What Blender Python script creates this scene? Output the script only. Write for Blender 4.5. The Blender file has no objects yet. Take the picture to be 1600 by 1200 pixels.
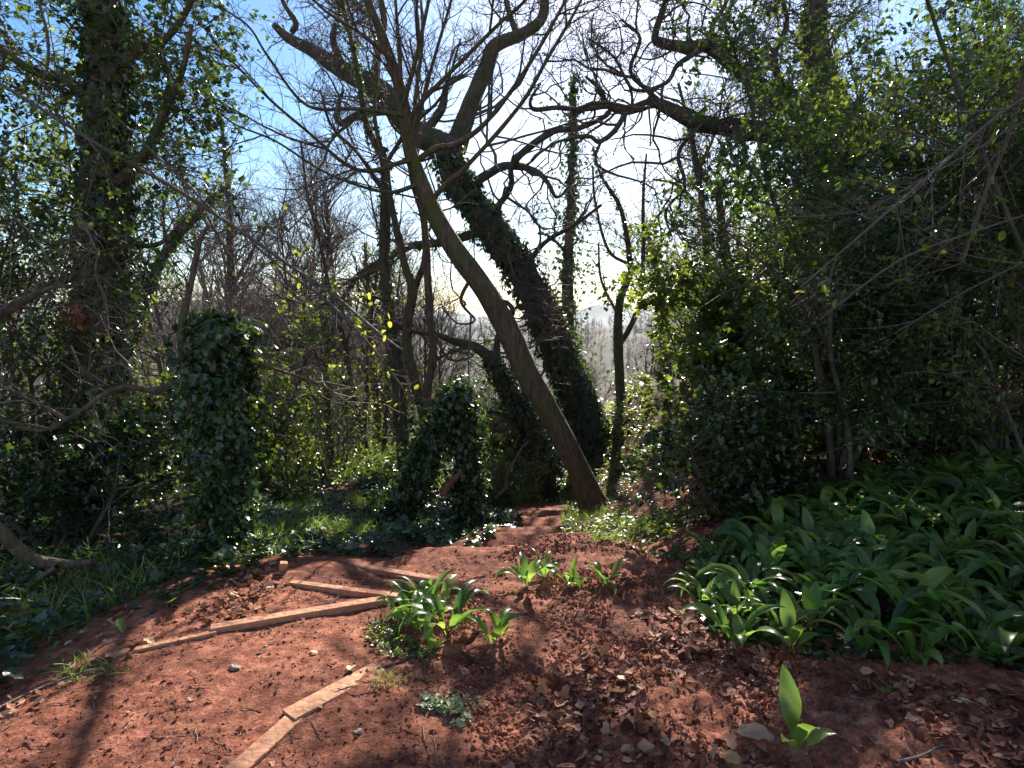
import bpy, math
import numpy as np
from mathutils import Vector, Matrix
PI = math.pi
S = bpy.context.scene
COL = S.collection

# ------------------------------------------------------------------ camera
FPX = 953.0; PITCH = math.radians(6.6); CAMZ = 1.6
cam_d = bpy.data.cameras.new('camera'); cam = bpy.data.objects.new('camera', cam_d); COL.objects.link(cam)
cam.location = (0, 0, CAMZ); cam.rotation_euler = (PI/2 - PITCH, 0, 0)
cam_d.sensor_width = 36; cam_d.lens = 36 * FPX / 1600; cam_d.clip_start = 0.05; cam_d.clip_end = 9000
S.camera = cam
# ------------------------------------------------------------------ sky, sun, exposure
SUN_EL = math.radians(30.5); SUN_AZ = math.radians(10.5)
W = bpy.data.worlds.new('World'); S.world = W; W.use_nodes = True
nt = W.node_tree; nt.nodes.clear()
def N(nt, t, **kw):
    n = nt.nodes.new(t)
    for k, v in kw.items():
        if k in n.inputs.keys(): n.inputs[k].default_value = v
        else: setattr(n, k, v)
    return n
sky = N(nt, 'ShaderNodeTexSky', sky_type='NISHITA', sun_disc=False, sun_elevation=SUN_EL, sun_rotation=SUN_AZ,
        altitude=60, air_density=1.0, dust_density=0.4, ozone_density=2.4)
skh = N(nt, 'ShaderNodeHueSaturation', Saturation=1.28); nt.links.new(sky.outputs[0], skh.inputs['Color'])
tc = N(nt, 'ShaderNodeTexCoord'); mp = N(nt, 'ShaderNodeMapping'); mp.inputs['Scale'].default_value = (1, 1, 2.6)
nt.links.new(tc.outputs['Generated'], mp.inputs['Vector'])
cl = N(nt, 'ShaderNodeTexNoise', Scale=2.3, Detail=7.0, Roughness=0.55); nt.links.new(mp.outputs[0], cl.inputs['Vector'])
cr = N(nt, 'ShaderNodeMapRange'); cr.inputs['From Min'].default_value = .42; cr.inputs['From Max'].default_value = .62
nt.links.new(cl.outputs['Fac'], cr.inputs['Value'])
sx = N(nt, 'ShaderNodeSeparateXYZ'); nt.links.new(tc.outputs['Generated'], sx.inputs[0])
# cloud bank low above the horizon, more of it to the south-east
me = N(nt, 'ShaderNodeMapRange'); me.inputs['From Min'].default_value = .36; me.inputs['From Max'].default_value = .10
nt.links.new(sx.outputs['Z'], me.inputs['Value'])
ma = N(nt, 'ShaderNodeMapRange'); ma.inputs['From Min'].default_value = -.45; ma.inputs['From Max'].default_value = .10
nt.links.new(sx.outputs['X'], ma.inputs['Value'])
m1 = N(nt, 'ShaderNodeMath', operation='MULTIPLY'); nt.links.new(me.outputs[0], m1.inputs[0]); nt.links.new(ma.outputs[0], m1.inputs[1])
# unseen white cloud added behind the viewer as neutral fill light
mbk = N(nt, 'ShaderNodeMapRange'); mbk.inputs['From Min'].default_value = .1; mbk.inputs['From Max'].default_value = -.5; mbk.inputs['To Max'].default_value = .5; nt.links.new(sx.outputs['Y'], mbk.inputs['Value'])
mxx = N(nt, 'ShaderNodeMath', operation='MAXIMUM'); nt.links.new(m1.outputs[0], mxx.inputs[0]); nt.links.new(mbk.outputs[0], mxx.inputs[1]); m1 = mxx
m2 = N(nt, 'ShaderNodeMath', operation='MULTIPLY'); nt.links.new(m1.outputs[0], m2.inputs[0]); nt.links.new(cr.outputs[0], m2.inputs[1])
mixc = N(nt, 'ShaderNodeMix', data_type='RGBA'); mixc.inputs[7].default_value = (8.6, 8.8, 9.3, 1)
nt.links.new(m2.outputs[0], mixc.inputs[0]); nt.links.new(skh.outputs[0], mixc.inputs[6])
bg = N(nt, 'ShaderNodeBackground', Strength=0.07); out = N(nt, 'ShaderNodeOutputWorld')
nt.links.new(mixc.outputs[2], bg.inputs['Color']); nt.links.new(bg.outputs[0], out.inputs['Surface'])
sd = bpy.data.lights.new('sun', 'SUN'); sd.energy = 5.0; sd.angle = math.radians(0.55); sd.color = (1, .94, .84)
so = bpy.data.objects.new('sun', sd); COL.objects.link(so)
SV = Vector((math.sin(SUN_AZ)*math.cos(SUN_EL), math.cos(SUN_AZ)*math.cos(SUN_EL), math.sin(SUN_EL)))
so.rotation_euler = SV.to_track_quat('Z', 'Y').to_euler(); so.location = (5, 20, 20)
S.view_settings.view_transform = 'Standard'; S.view_settings.look = 'None'
S.view_settings.exposure = 1.5; S.view_settings.gamma = 1
S.render.engine = 'CYCLES'
S.cycles.max_bounces = 6; S.cycles.transparent_max_bounces = 4; S.cycles.diffuse_bounces = 3
S.cycles.glossy_bounces = 2; S.cycles.transmission_bounces = 3; S.cycles.volume_bounces = 0

# ------------------------------------------------------------------ pixels -> place
CP, SP = math.cos(PITCH), math.sin(PITCH)
def P(px, py, d):
    u = (px-800)/FPX; v = (600-py)/FPX
    dy = CP + v*SP; dz = v*CP - SP
    k = d/dy
    return np.array((u*k, d, CAMZ + dz*k))
def hashf(ix, iy, iz, seed):
    h = (ix*374761393 + iy*668265263 + iz*2147483647 + seed*1274126177) & 0xffffffff
    h = ((h ^ (h >> 13)) * 1274126177) & 0xffffffff
    return ((h ^ (h >> 16)) & 0xffffff) / 16777215.0
def vn(x, y, z=0.0, seed=0):
    x = np.asarray(x, float); y = np.asarray(y, float); z = np.asarray(z, float) + 0*x
    ix = np.floor(x).astype(np.int64); iy = np.floor(y).astype(np.int64); iz = np.floor(z).astype(np.int64)
    fx = x-ix; fy = y-iy; fz = z-iz
    fx = fx*fx*(3-2*fx); fy = fy*fy*(3-2*fy); fz = fz*fz*(3-2*fz)
    r = 0
    for a in (0, 1):
        for b in (0, 1):
            for c in (0, 1):
                w = (fx if a else 1-fx)*(fy if b else 1-fy)*(fz if c else 1-fz)
                r = r + w*hashf(ix+a, iy+b, iz+c, seed)
    return r*2-1
def fbm(x, y, z=0.0, seed=0, o=4, g=.5):
    r = 0; a = 1; s = 1
    for k in range(o):
        r = r + a*vn(x*s+k*17.3, y*s+k*9.1, np.asarray(z)*s, seed+k); a *= g; s *= 2.03
    return r
def sst(a, b, x):
    t = np.clip((x-a)/(b-a), 0, 1); return t*t*(3-2*t)
_yy = np.linspace(-80, 3600, 36801)
_zz = np.interp(_yy, [-80, -5, 3.3, 4, 5, 6, 7, 8, 9, 10, 12.5, 16, 22, 40, 80, 160, 400, 900, 3600],
                [4, .25, 0, -.14, -.37, -.62, -.90, -1.16, -1.42, -1.68, -2.05, -3.5, -6.8, -15, -27, -34, -34, -30, -30])
_k = np.ones(9)/9
_zz = np.convolve(np.pad(_zz, 4, 'edge'), _k, 'valid')
def xaxis(y): return np.interp(y, [-10, 1, 3, 4.5, 6, 8, 10, 13], [-1.6, -.9, -.25, .1, .22, .33, .5, .2])
def pathhalf(y): return np.interp(y, [0, 2, 3.2, 4.2, 5, 6, 8, 12], [2.2, 1.9, 1.45, .78, .5, .42, .42, .5])
def H0(x, y):
    x = np.asarray(x, float); y = np.asarray(y, float)
    z = np.interp(y, _yy, _zz)
    s = x - xaxis(y)
    near = 1 - sst(13, 24, y)
    wR = 1 - .98*sst(.45, 3.0, s)*near
    wL = 1 - .40*sst(.5, 3.2, -s)*near
    z = z*np.where(s > 0, wR, wL)
    z = z + near*(.11*np.clip(x-1.7, 0, 6) - .10*np.clip(-x-1.9, 0, 3) - .07*np.clip(-x-4, 0, 8))
    far = sst(60, 150, y)
    z = z + far*(41*np.exp(-.5*((x+150)/75)**2 - .5*((y-270)/75)**2) + 24*np.exp(-.5*((x-260)/130)**2 - .5*((y-420)/120)**2))
    z = z + far*19*np.exp(-.5*((x-10)/170)**2 - .5*((y-430)/90)**2)
    z = z + far*3*fbm(x/60, y/60, 0, 5, 3)
    z = z + sst(14, 30, y)*.5*fbm(x/5, y/5, 0, 6, 2)
    return z
def stairs(x, y):   # worn earth treads on the way down
    t = (y-3.75)/.62; f = t-np.floor(t)
    return (sst(3.6, 4.2, y)*(1-sst(9.5, 11, y)))*.12*(f - sst(.84, 1.0, f) - .1)*1.6
def onpath(x, y):
    s = np.abs(x-xaxis(y)) + .16*fbm(x*1.3, y*1.3, 0, 31, 3)
    return (s < pathhalf(y)) & (y < 12.2)
def H(x, y):
    x = np.asarray(x, float); y = np.asarray(y, float)
    z = H0(x, y)
    s = np.abs(x-xaxis(y))/pathhalf(y)
    pm = 1-sst(.85, 1.25, s)
    z = z + pm*stairs(x, y)
    # trodden left side smooth, right-hand verge crumbly
    rough = sst(-.1, .6, x + .25*fbm(x*1.1, y*1.1, 0, 3, 2) - .12*(y-2.2))
    r1 = fbm(x*7, y*7, 0, 11, 3)
    r2 = np.abs(fbm(x*19, y*19, 0, 12, 3))
    dist = 1-sst(7, 14, y)
    z = z + dist*((.008+.008*rough)*r1 + (.005+.022*rough)*(.45-r2) + .022*fbm(x*1.6, y*1.6, 0, 13, 2))
    z = z + dist*.05*(1-pm)*fbm(x*1.1+5, y*1.1, 0, 14, 2)
    return z
def G(px, py, lift=0):
    """where the line of sight through a pixel meets the ground"""
    a = P(px, py, 1.0); c = np.array((0, 0, CAMZ)); dr = a-c
    t = np.concatenate([np.arange(.8, 20, .01), np.arange(20, 300, .2)])
    q = c + dr*t[:, None]
    hit = np.nonzero(q[:, 2] < H0(q[:, 0], q[:, 1]) + lift)[0]
    i = hit[0] if len(hit) else len(t)-1
    q = q[i]; q[2] = float(H(q[0], q[1])) + lift
    return q

# ------------------------------------------------------------------ mesh helpers
class MB:
    """collects vertices, faces of any size and a tone value per face"""
    def __init__(s): s.v = []; s.lt = []; s.li = []; s.n = 0; s.r = []; s.sm = []
    def add(s, v, faces, rnd=0.5, smooth=True):
        v = np.asarray(v, float).reshape(-1, 3)
        for f in faces:     # each an (M,k) array of indices
            f = np.asarray(f, np.int64)
            if f.size == 0: continue
            s.li.append((f+s.n).ravel()); s.lt.append(np.full(len(f), f.shape[1], np.int64))
            s.r.append(np.broadcast_to(np.asarray(rnd, float), (len(f),)) if np.ndim(rnd) == 0 or len(np.atleast_1d(rnd)) == len(f)
                       else np.full(len(f), .5))
            s.sm.append(np.full(len(f), smooth))
        s.v.append(v); s.n += len(v)
    def build(s, name, mat, parent=None, origin=None):
        v = np.concatenate(s.v) if s.v else np.zeros((0, 3))
        if origin is not None: v = v - np.asarray(origin)
        me = bpy.data.meshes.new(name)
        li = np.concatenate(s.li); lt = np.concatenate(s.lt)
        me.vertices.add(len(v)); me.loops.add(len(li)); me.polygons.add(len(lt))
        me.vertices.foreach_set('co', v.astype(np.float32).ravel())
        me.loops.foreach_set('vertex_index', li.astype(np.int32))
        ls = np.concatenate([[0], np.cumsum(lt)[:-1]]).astype(np.int32)
        me.polygons.foreach_set('loop_start', ls); me.polygons.foreach_set('loop_total', lt.astype(np.int32))
        me.polygons.foreach_set('use_smooth', np.concatenate(s.sm).astype(bool))
        a = me.attributes.new('rnd', 'FLOAT', 'FACE'); a.data.foreach_set('value', np.concatenate(s.r).astype(np.float32))
        me.update(calc_edges=True); me.validate()
        if mat: me.materials.append(mat)
        o = bpy.data.objects.new(name, me); COL.objects.link(o)
        if parent is not None: o.parent = parent
        if origin is not None and parent is None: o.location = [float(q) for q in origin]
        return o
def nrm(a): return a/np.maximum(np.linalg.norm(a, axis=-1, keepdims=True), 1e-9)
def tubes(mb, pts, rad, sides, rnd=.5, cap=False):
    """pts (M,n,3), rad (M,n): M tubes at once"""
    pts = np.asarray(pts, float); rad = np.asarray(rad, float)
    M, n = rad.shape
    if M == 0: return
    t = np.empty_like(pts); t[:, 1:-1] = pts[:, 2:]-pts[:, :-2]; t[:, 0] = pts[:, 1]-pts[:, 0]; t[:, -1] = pts[:, -1]-pts[:, -2]
    t = nrm(t)
    mt = np.abs(pts[:, -1]-pts[:, 0]); ref = np.zeros((M, 3)); ref[np.arange(M), np.argmin(mt, 1)] = 1
    u = nrm(np.cross(t[:, 0], ref)); U = np.empty_like(pts); U[:, 0] = u
    for i in range(1, n):
        u = u - (u*t[:, i]).sum(1, keepdims=True)*t[:, i]; u = nrm(u); U[:, i] = u
    V = np.cross(t, U)
    a = np.arange(sides)*2*PI/sides
    ring = U[:, :, None, :]*np.cos(a)[None, None, :, None] + V[:, :, None, :]*np.sin(a)[None, None, :, None]
    v = pts[:, :, None, :] + ring*(rad[:, :, None, None] if rad.ndim == 2 else rad[..., None])
    base = (np.arange(M)*n*sides)[:, None, None]; i = np.arange(n-1)[None, :, None]*sides; k = np.arange(sides)[None, None, :]
    k2 = (k+1) % sides
    f = np.stack([base+i+k, base+i+k2, base+i+sides+k2, base+i+sides+k], -1).reshape(-1, 4)
    fs = [f]
    mb.add(v, fs, rnd)
    if cap:
        b = v.reshape(M, n, sides, 3)
        mb.add(b[:, -1].reshape(-1, 3), [np.arange(M*sides).reshape(M, sides)], rnd)
def smooth_line(p, r, sub=4):
    """Catmull-Rom through the points"""
    p = np.asarray(p, float); r = np.asarray(r, float); q = np.vstack([2*p[0]-p[1], p, 2*p[-1]-p[-2]])
    rr = np.concatenate([[r[0]], r, [r[-1]]]); O = []; R = []
    for i in range(1, len(q)-2):
        for t in np.arange(sub)/sub:
            O.append(.5*(2*q[i] + (q[i+1]-q[i-1])*t + (2*q[i-1]-5*q[i]+4*q[i+1]-q[i+2])*t*t + (3*q[i]-q[i-1]-3*q[i+1]+q[i+2])*t**3))
            R.append(rr[i]*(1-t)+rr[i+1]*t)
    O.append(p[-1]); R.append(r[-1])
    return np.array(O), np.array(R)
def trace(seq, d0, d1=None, sub=5):
    """(px, py, width px) samples along a limb, its distance running from d0 to d1"""
    d1 = d0 if d1 is None else d1
    ds = np.linspace(d0, d1, len(seq))
    p = [P(s[0], s[1], d) for s, d in zip(seq, ds)]
    r = [s[2]/2/FPX*d for s, d in zip(seq, ds)]
    return smooth_line(p, r, sub)
def limb(mb, line, sides=12, lump=.10, seed=0, rnd=.5, fluting=.0):
    p, r = line
    M = 1; n = len(p)
    a = np.arange(sides)*2*PI/sides
    s = np.concatenate([[0], np.cumsum(np.linalg.norm(np.diff(p, axis=0), axis=1))])
    A, Sx = np.meshgrid(a, s)
    q = 1 + lump*fbm(np.cos(A)*1.3+seed, np.sin(A)*1.3, Sx*1.6/max(.2, r.max()*4), seed, 3) + fluting*np.cos(A*5+seed)*np.clip(1-Sx/1.2, 0, 1)
    tubes_r(mb, p, r[:, None]*q, sides, rnd)
def tubes_r(mb, p, R, sides, rnd):
    n = len(p); t = np.gradient(p, axis=0); t = nrm(t)
    ref = np.zeros(3); ref[np.argmin(np.abs(p[-1]-p[0]))] = 1
    u = nrm(np.cross(t[0], ref)); U = [u]
    for i in range(1, n):
        u = u-(u@t[i])*t[i]; u = u/np.linalg.norm(u); U.append(u)
    U = np.array(U); V = np.cross(t, U); a = np.arange(sides)*2*PI/sides
    v = p[:, None]+(U[:, None]*np.cos(a)[None, :, None]+V[:, None]*np.sin(a)[None, :, None])*R[..., None]
    i = np.arange(n-1)[:, None]*sides; k = np.arange(sides)[None]; k2 = (k+1) % sides
    f = np.stack([i+k, i+k2, i+sides+k2, i+sides+k], -1).reshape(-1, 4)
    vv = v.reshape(-1, 3)
    c = np.vstack([vv, p[-1]+t[-1]*R[-1].mean()*.3])
    cap = np.stack([(n-1)*sides+np.arange(sides), (n-1)*sides+(np.arange(sides)+1) % sides, np.full(sides, len(vv))], -1)
    mb.add(c, [f, cap], rnd)

def rs(seed): return np.random.RandomState(seed)
def resample(line, n):
    p, r = line
    s = np.concatenate([[0], np.cumsum(np.linalg.norm(np.diff(p, axis=0), axis=1))]); q = np.linspace(0, s[-1], n)
    return np.stack([np.interp(q, s, p[:, k]) for k in range(3)], -1), np.interp(q, s, r)
def grow(par, count, length, ang, gnarl, trop, npts, rng, t0=.15, t1=1.0, rk=.012, rmin=.0022, shrink=.5, bias=None):
    """side shoots on every parent; par = (pts (M,n,3), rad (M,n))"""
    p, r = par; M, n = r.shape
    L = np.linalg.norm(np.diff(p, axis=1), axis=2).sum(1)
    idx = rng.choice(M, count, p=L/L.sum())
    t = t0+(t1-t0)*rng.rand(count)**.8
    ft = t*(n-1); i0 = np.minimum(ft.astype(int), n-2); f = (ft-i0)[:, None]
    a = p[idx, i0]; b = p[idx, i0+1]; pos = a*(1-f)+b*f; tan = nrm(b-a)
    pr = r[idx, i0]*(1-f[:, 0])+r[idx, i0+1]*f[:, 0]
    rv = nrm(rng.randn(count, 3)); perp = nrm(np.cross(tan, rv))
    an = ang*(0.6+.8*rng.rand(count))[:, None]
    d = tan*np.cos(an)+perp*np.sin(an)
    if bias is not None: d = nrm(d+np.asarray(bias))
    ln = length*(.45+.9*rng.rand(count))*(1-shrink*t)
    out = np.empty((count, npts, 3)); out[:, 0] = pos; st = (ln/(npts-1))[:, None]
    for k in range(1, npts):
        d = d + gnarl*rng.randn(count, 3); d[:, 2] += trop; d = nrm(d); pos = pos+d*st; out[:, k] = pos
    r0 = np.minimum(pr*.75, rk*ln+rmin)
    rad = r0[:, None]*np.linspace(1, .35, npts)[None]; rad = np.maximum(rad, rmin*.8)
    return out, rad
def open_to_sun(ch, base, keep, rng):
    """thin the twigs that would stand between the sun and the sunlit earth of the path"""
    p, r = ch; c = p[:, -1]+np.asarray(base); k = c[:, 2]/SV.z; gx_ = c[:, 0]-SV.x*k; gy_ = c[:, 1]-SV.y*k
    m = (gx_ > -2.8) & (gx_ < 1.6) & (gy_ > 1.0) & (gy_ < 7.0) & (rng.rand(len(c)) > keep)
    m |= (gx_ >= 1.3) & (gx_ < 5) & (gy_ > 1.8) & (gy_ < 6) & (fbm(gx_*1.5, gy_*1.5, 0, 88, 2) > -.08) & (rng.rand(len(c)) > .12)
    m |= (gx_ > -6) & (gx_ < -2.6) & (gy_ > 2) & (gy_ < 9) & (fbm(gx_*1.3, gy_*1.3, 0, 89, 2) > -.12) & (rng.rand(len(c)) > .15)
    return p[~m], r[~m]
def stack(lines, n):
    q = [resample(l, n) for l in lines]
    return np.stack([a for a, b in q]), np.stack([b for a, b in q])
def cat2(A, n, *more):
    """join arrays of shoots after giving them the same number of points"""
    P_, R_ = [], []
    for p, r in (A,)+more:
        m = r.shape[1]; x = np.linspace(0, m-1, n); i = np.minimum(x.astype(int), m-2); f = x-i
        P_.append(p[:, i]*(1-f)[None, :, None]+p[:, i+1]*f[None, :, None]); R_.append(r[:, i]*(1-f)+r[:, i+1]*f)
    return np.concatenate(P_), np.concatenate(R_)

# ------------------------------------------------------------------ leaves
def proto_leaf():
    v = np.array([(0, 0, 0), (.5, 0, -.07), (1, 0, -.05), (.25, .27, .04), (.68, .24, .03), (.25, -.27, .04), (.68, -.24, .03)])
    return v, [np.array([(0, 1, 4, 3), (1, 0, 5, 6)]), np.array([(1, 2, 4), (2, 1, 6)])]
def proto_ivy():
    o = [(0, 0), (.02, -.30), (.22, -.47), (.42, -.26), (.72, -.30), (1.0, 0), (.72, .30), (.42, .26), (.22, .47), (.02, .30)]
    v = [(x, y, .05*abs(y)*2-.05*x) for x, y in o]+[(.35, 0, -.06)]
    c = 10
    f = [(c, i, (i+1) % 10) for i in range(10)]
    return np.array(v), [np.array(f)]
def proto_kite():
    v = np.array([(0, 0, 0), (.4, .36, .05), (1, 0, -.04), (.4, -.36, .05)])
    return v, [np.array([(0, 2, 1), (0, 3, 2)])]
LEAF, IVY, KITE = proto_leaf(), proto_ivy(), proto_kite()
def leaves(mb, proto, pos, ax, nr, size, rng, rnd=None):
    v, fs = proto; N_ = len(pos)
    if N_ == 0: return
    ax = nrm(ax); nr = nrm(nr-(nr*ax).sum(1, keepdims=True)*ax); b = np.cross(nr, ax)
    asp = (.8+.4*rng.rand(N_))[:, None, None]; fold = (.5+1.5*rng.rand(N_))[:, None, None]
    size = np.broadcast_to(size, (N_,))
    V = pos[:, None]+size[:, None, None]*(v[None, :, 0:1]*ax[:, None]+asp*v[None, :, 1:2]*b[:, None]+fold*v[None, :, 2:3]*nr[:, None])
    k = len(v); off = (np.arange(N_)*k)[:, None, None]
    rnd = rng.rand(N_) if rnd is None else rnd
    faces = [(off+f[None]).reshape(-1, f.shape[1]) for f in fs]
    n0 = mb.n
    vv = V.reshape(-1, 3); first = True
    for f, f0 in zip(faces, fs):
        rr = np.repeat(rnd, len(f0))
        if first: mb.add(vv, [f], rr, False); first = False
        else:
            mb.li.append((f+n0).ravel()); mb.lt.append(np.full(len(f), f.shape[1], np.int64)); mb.r.append(rr); mb.sm.append(np.full(len(f), False))
def leaf_on_twigs(mb, proto, tw, count, size, rng, t0=.2, droop=.25, out=.6, spread=.02):
    p, r = tw; M, n, _ = p.shape
    idx = rng.randint(0, M, count); t = t0+(1-t0)*rng.rand(count); ft = t*(n-1); i0 = np.minimum(ft.astype(int), n-2); f = (ft-i0)[:, None]
    a = p[idx, i0]; b = p[idx, i0+1]; tan = nrm(b-a); pos = a*(1-f)+b*f + rng.randn(count, 3)*spread
    ax = tan*.5+rng.randn(count, 3)*out; ax[:, 2] -= droop
    nr = rng.randn(count, 3)*.42; nr[:, 2] += 1
    leaves(mb, proto, pos, ax, nr, size*(.55+.75*rng.rand(count)), rng)
def ivy_coat(mb, lines, count, size, off, rng, proto=IVY, t0=0, t1=1, bulge=None):
    p, r = stack(lines, 40); M, n = r.shape
    seg = np.linalg.norm(np.diff(p, axis=1), axis=2); area = seg.sum(1)*(r.mean(1)+off)
    idx = rng.choice(M, count, p=area/area.sum()); t = t0+(t1-t0)*rng.rand(count); ft = t*(n-1); i0 = np.minimum(ft.astype(int), n-2); f = (ft-i0)[:, None]
    a = p[idx, i0]; b = p[idx, i0+1]; tan = nrm(b-a); rv = nrm(rng.randn(count, 3)); o = nrm(rv-(rv*tan).sum(1, keepdims=True)*tan)
    R = r[idx, i0]
    w = rng.rand(count)**1.6
    # clumps: the coat is thicker in places
    cl = .05+1.9*np.clip(.35+1.5*fbm(a[:, 0]*3+o[:, 0]*1.2, a[:, 1]*3+o[:, 1]*1.2, a[:, 2]*3.2, 77, 3), 0, 1.3)
    pos = a*(1-f)+b*f+o*(R+.01+off*w*cl)[:, None]
    ax = rng.randn(count, 3)*.6+o*.35; ax[:, 2] -= .75
    nr = o+rng.randn(count, 3)*.45; nr[:, 2] += .35
    leaves(mb, proto, pos, ax, nr, size*(.5+.8*rng.rand(count)), rng)

# ------------------------------------------------------------------ materials
def mat(name):
    m = bpy.data.materials.new(name); m.use_nodes = True; t = m.node_tree; t.nodes.clear()
    o = N(t, 'ShaderNodeOutputMaterial'); return m, t, o
def ramp(t, src, stops):
    r = N(t, 'ShaderNodeValToRGB'); e = r.color_ramp.elements
    while len(e) < len(stops): e.new(.5)
    for q, (pos, c) in zip(e, stops): q.position = pos; q.color = (*c, 1)
    t.links.new(src, r.inputs['Fac']); return r
def leaf_mat(name, stops, trans, tfac=.38, rough=.33, spec=.5):
    m, t, o = mat(name)
    a = N(t, 'ShaderNodeAttribute', attribute_name='rnd'); r = ramp(t, a.outputs['Fac'], stops)
    ob = N(t, 'ShaderNodeTexCoord'); nz = N(t, 'ShaderNodeTexNoise', Scale=35.0, Detail=2.0); t.links.new(ob.outputs['Object'], nz.inputs['Vector'])
    hs = N(t, 'ShaderNodeHueSaturation'); t.links.new(r.outputs[0], hs.inputs['Color'])
    mr = N(t, 'ShaderNodeMapRange'); mr.inputs['To Min'].default_value = .6; mr.inputs['To Max'].default_value = 1.4
    t.links.new(nz.outputs['Fac'], mr.inputs['Value']); oi = N(t, 'ShaderNodeObjectInfo'); om = N(t, 'ShaderNodeMapRange'); om.inputs['To Min'].default_value = .72; om.inputs['To Max'].default_value = 1.3
    t.links.new(oi.outputs['Random'], om.inputs['Value']); mu = N(t, 'ShaderNodeMath', operation='MULTIPLY'); t.links.new(mr.outputs[0], mu.inputs[0]); t.links.new(om.outputs[0], mu.inputs[1]); t.links.new(mu.outputs[0], hs.inputs['Value'])
    oh = N(t, 'ShaderNodeMapRange'); oh.inputs['To Min'].default_value = .475; oh.inputs['To Max'].default_value = .51; t.links.new(oi.outputs['Random'], oh.inputs['Value']); t.links.new(oh.outputs[0], hs.inputs['Hue'])
    p = N(t, 'ShaderNodeBsdfPrincipled', Roughness=rough); p.inputs['Specular IOR Level'].default_value = spec
    t.links.new(hs.outputs[0], p.inputs['Base Color'])
    bp = N(t, 'ShaderNodeBump', Strength=.5, Distance=.006); t.links.new(nz.outputs['Fac'], bp.inputs['Height']); t.links.new(bp.outputs[0], p.inputs['Normal'])
    tr = N(t, 'ShaderNodeBsdfTranslucent'); mx = N(t, 'ShaderNodeMixRGB', blend_type='MULTIPLY'); mx.inputs[0].default_value = 1
    rr = ramp(t, a.outputs['Fac'], trans); t.links.new(rr.outputs[0], tr.inputs['Color'])
    ms = N(t, 'ShaderNodeMixShader'); ms.inputs[0].default_value = tfac
    t.links.new(p.outputs[0], ms.inputs[1]); t.links.new(tr.outputs[0], ms.inputs[2]); t.links.new(ms.outputs[0], o.inputs['Surface'])
    return m
def bark_mat(name, c1, c2, moss=None, scale=1.0, bump=.5, rough=.85, stretch=.25, mossamt=.5):
    m, t, o = mat(name)
    tcd = N(t, 'ShaderNodeTexCoord'); mp = N(t, 'ShaderNodeMapping'); mp.inputs['Scale'].default_value = (1, 1, stretch)
    t.links.new(tcd.outputs['Object'], mp.inputs['Vector'])
    n1 = N(t, 'ShaderNodeTexNoise', Scale=22*scale, Detail=5.0, Roughness=.65); t.links.new(mp.outputs[0], n1.inputs['Vector'])
    n2 = N(t, 'ShaderNodeTexNoise', Scale=3.0*scale, Detail=4.0); t.links.new(tcd.outputs['Object'], n2.inputs['Vector'])
    vo = N(t, 'ShaderNodeTexVoronoi', Scale=26*scale, feature='DISTANCE_TO_EDGE'); t.links.new(mp.outputs[0], vo.inputs['Vector'])
    r = ramp(t, n1.outputs['Fac'], [(.3, c1), (.7, c2)])
    col = r.outputs[0]
    if moss:
        r2 = ramp(t, n2.outputs['Fac'], [(mossamt, (0, 0, 0)), (mossamt+.14, (1, 1, 1))])
        mx = N(t, 'ShaderNodeMixRGB'); t.links.new(r2.outputs[0], mx.inputs[0]); t.links.new(col, mx.inputs[1]); mx.inputs[2].default_value = (*moss, 1); col = mx.outputs[0]
    p = N(t, 'ShaderNodeBsdfPrincipled', Roughness=rough); p.inputs['Specular IOR Level'].default_value = .25
    t.links.new(col, p.inputs['Base Color'])
    ad = N(t, 'ShaderNodeMath', operation='MULTIPLY_ADD'); t.links.new(n1.outputs['Fac'], ad.inputs[0]); ad.inputs[1].default_value = 1.0; t.links.new(vo.outputs['Distance'], ad.inputs[2])
    bp = N(t, 'ShaderNodeBump', Strength=min(1, bump*1.5), Distance=.035); t.links.new(ad.outputs[0], bp.inputs['Height']); t.links.new(bp.outputs[0], p.inputs['Normal'])
    t.links.new(p.outputs[0], o.inputs['Surface']); return m
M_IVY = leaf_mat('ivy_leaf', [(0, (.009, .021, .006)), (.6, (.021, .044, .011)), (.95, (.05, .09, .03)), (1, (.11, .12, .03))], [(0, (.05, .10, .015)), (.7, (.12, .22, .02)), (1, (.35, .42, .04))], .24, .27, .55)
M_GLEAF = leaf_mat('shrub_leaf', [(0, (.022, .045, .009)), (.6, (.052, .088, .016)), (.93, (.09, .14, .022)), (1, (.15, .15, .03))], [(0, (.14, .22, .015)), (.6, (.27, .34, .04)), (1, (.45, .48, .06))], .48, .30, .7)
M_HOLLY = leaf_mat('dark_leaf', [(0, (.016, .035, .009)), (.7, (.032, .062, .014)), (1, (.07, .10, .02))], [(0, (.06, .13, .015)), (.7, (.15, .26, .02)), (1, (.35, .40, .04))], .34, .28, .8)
M_RAM = leaf_mat('garlic_leaf', [(0, (.034, .078, .018)), (.7, (.075, .135, .028)), (1, (.18, .22, .05))], [(0, (.14, .32, .04)), (.6, (.28, .50, .06)), (1, (.5, .65, .1))], .38, .33, .45)
M_GRASS = leaf_mat('grass_blade', [(0, (.04, .09, .02)), (.7, (.08, .15, .03)), (1, (.22, .21, .08))], [(0, (.16, .3, .04)), (1, (.4, .5, .08))], .4, .45)
M_WEED = leaf_mat('weed_leaf', [(0, (.10, .13, .06)), (1, (.28, .30, .16))], [(0, (.2, .3, .05)), (1, (.4, .4, .1))], .25, .5)
M_BUD = leaf_mat('young_leaf', [(0, (.14, .20, .02)), (1, (.30, .32, .03))], [(0, (.5, .6, .05)), (1, (.8, .75, .08))], .55, .45)
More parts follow.
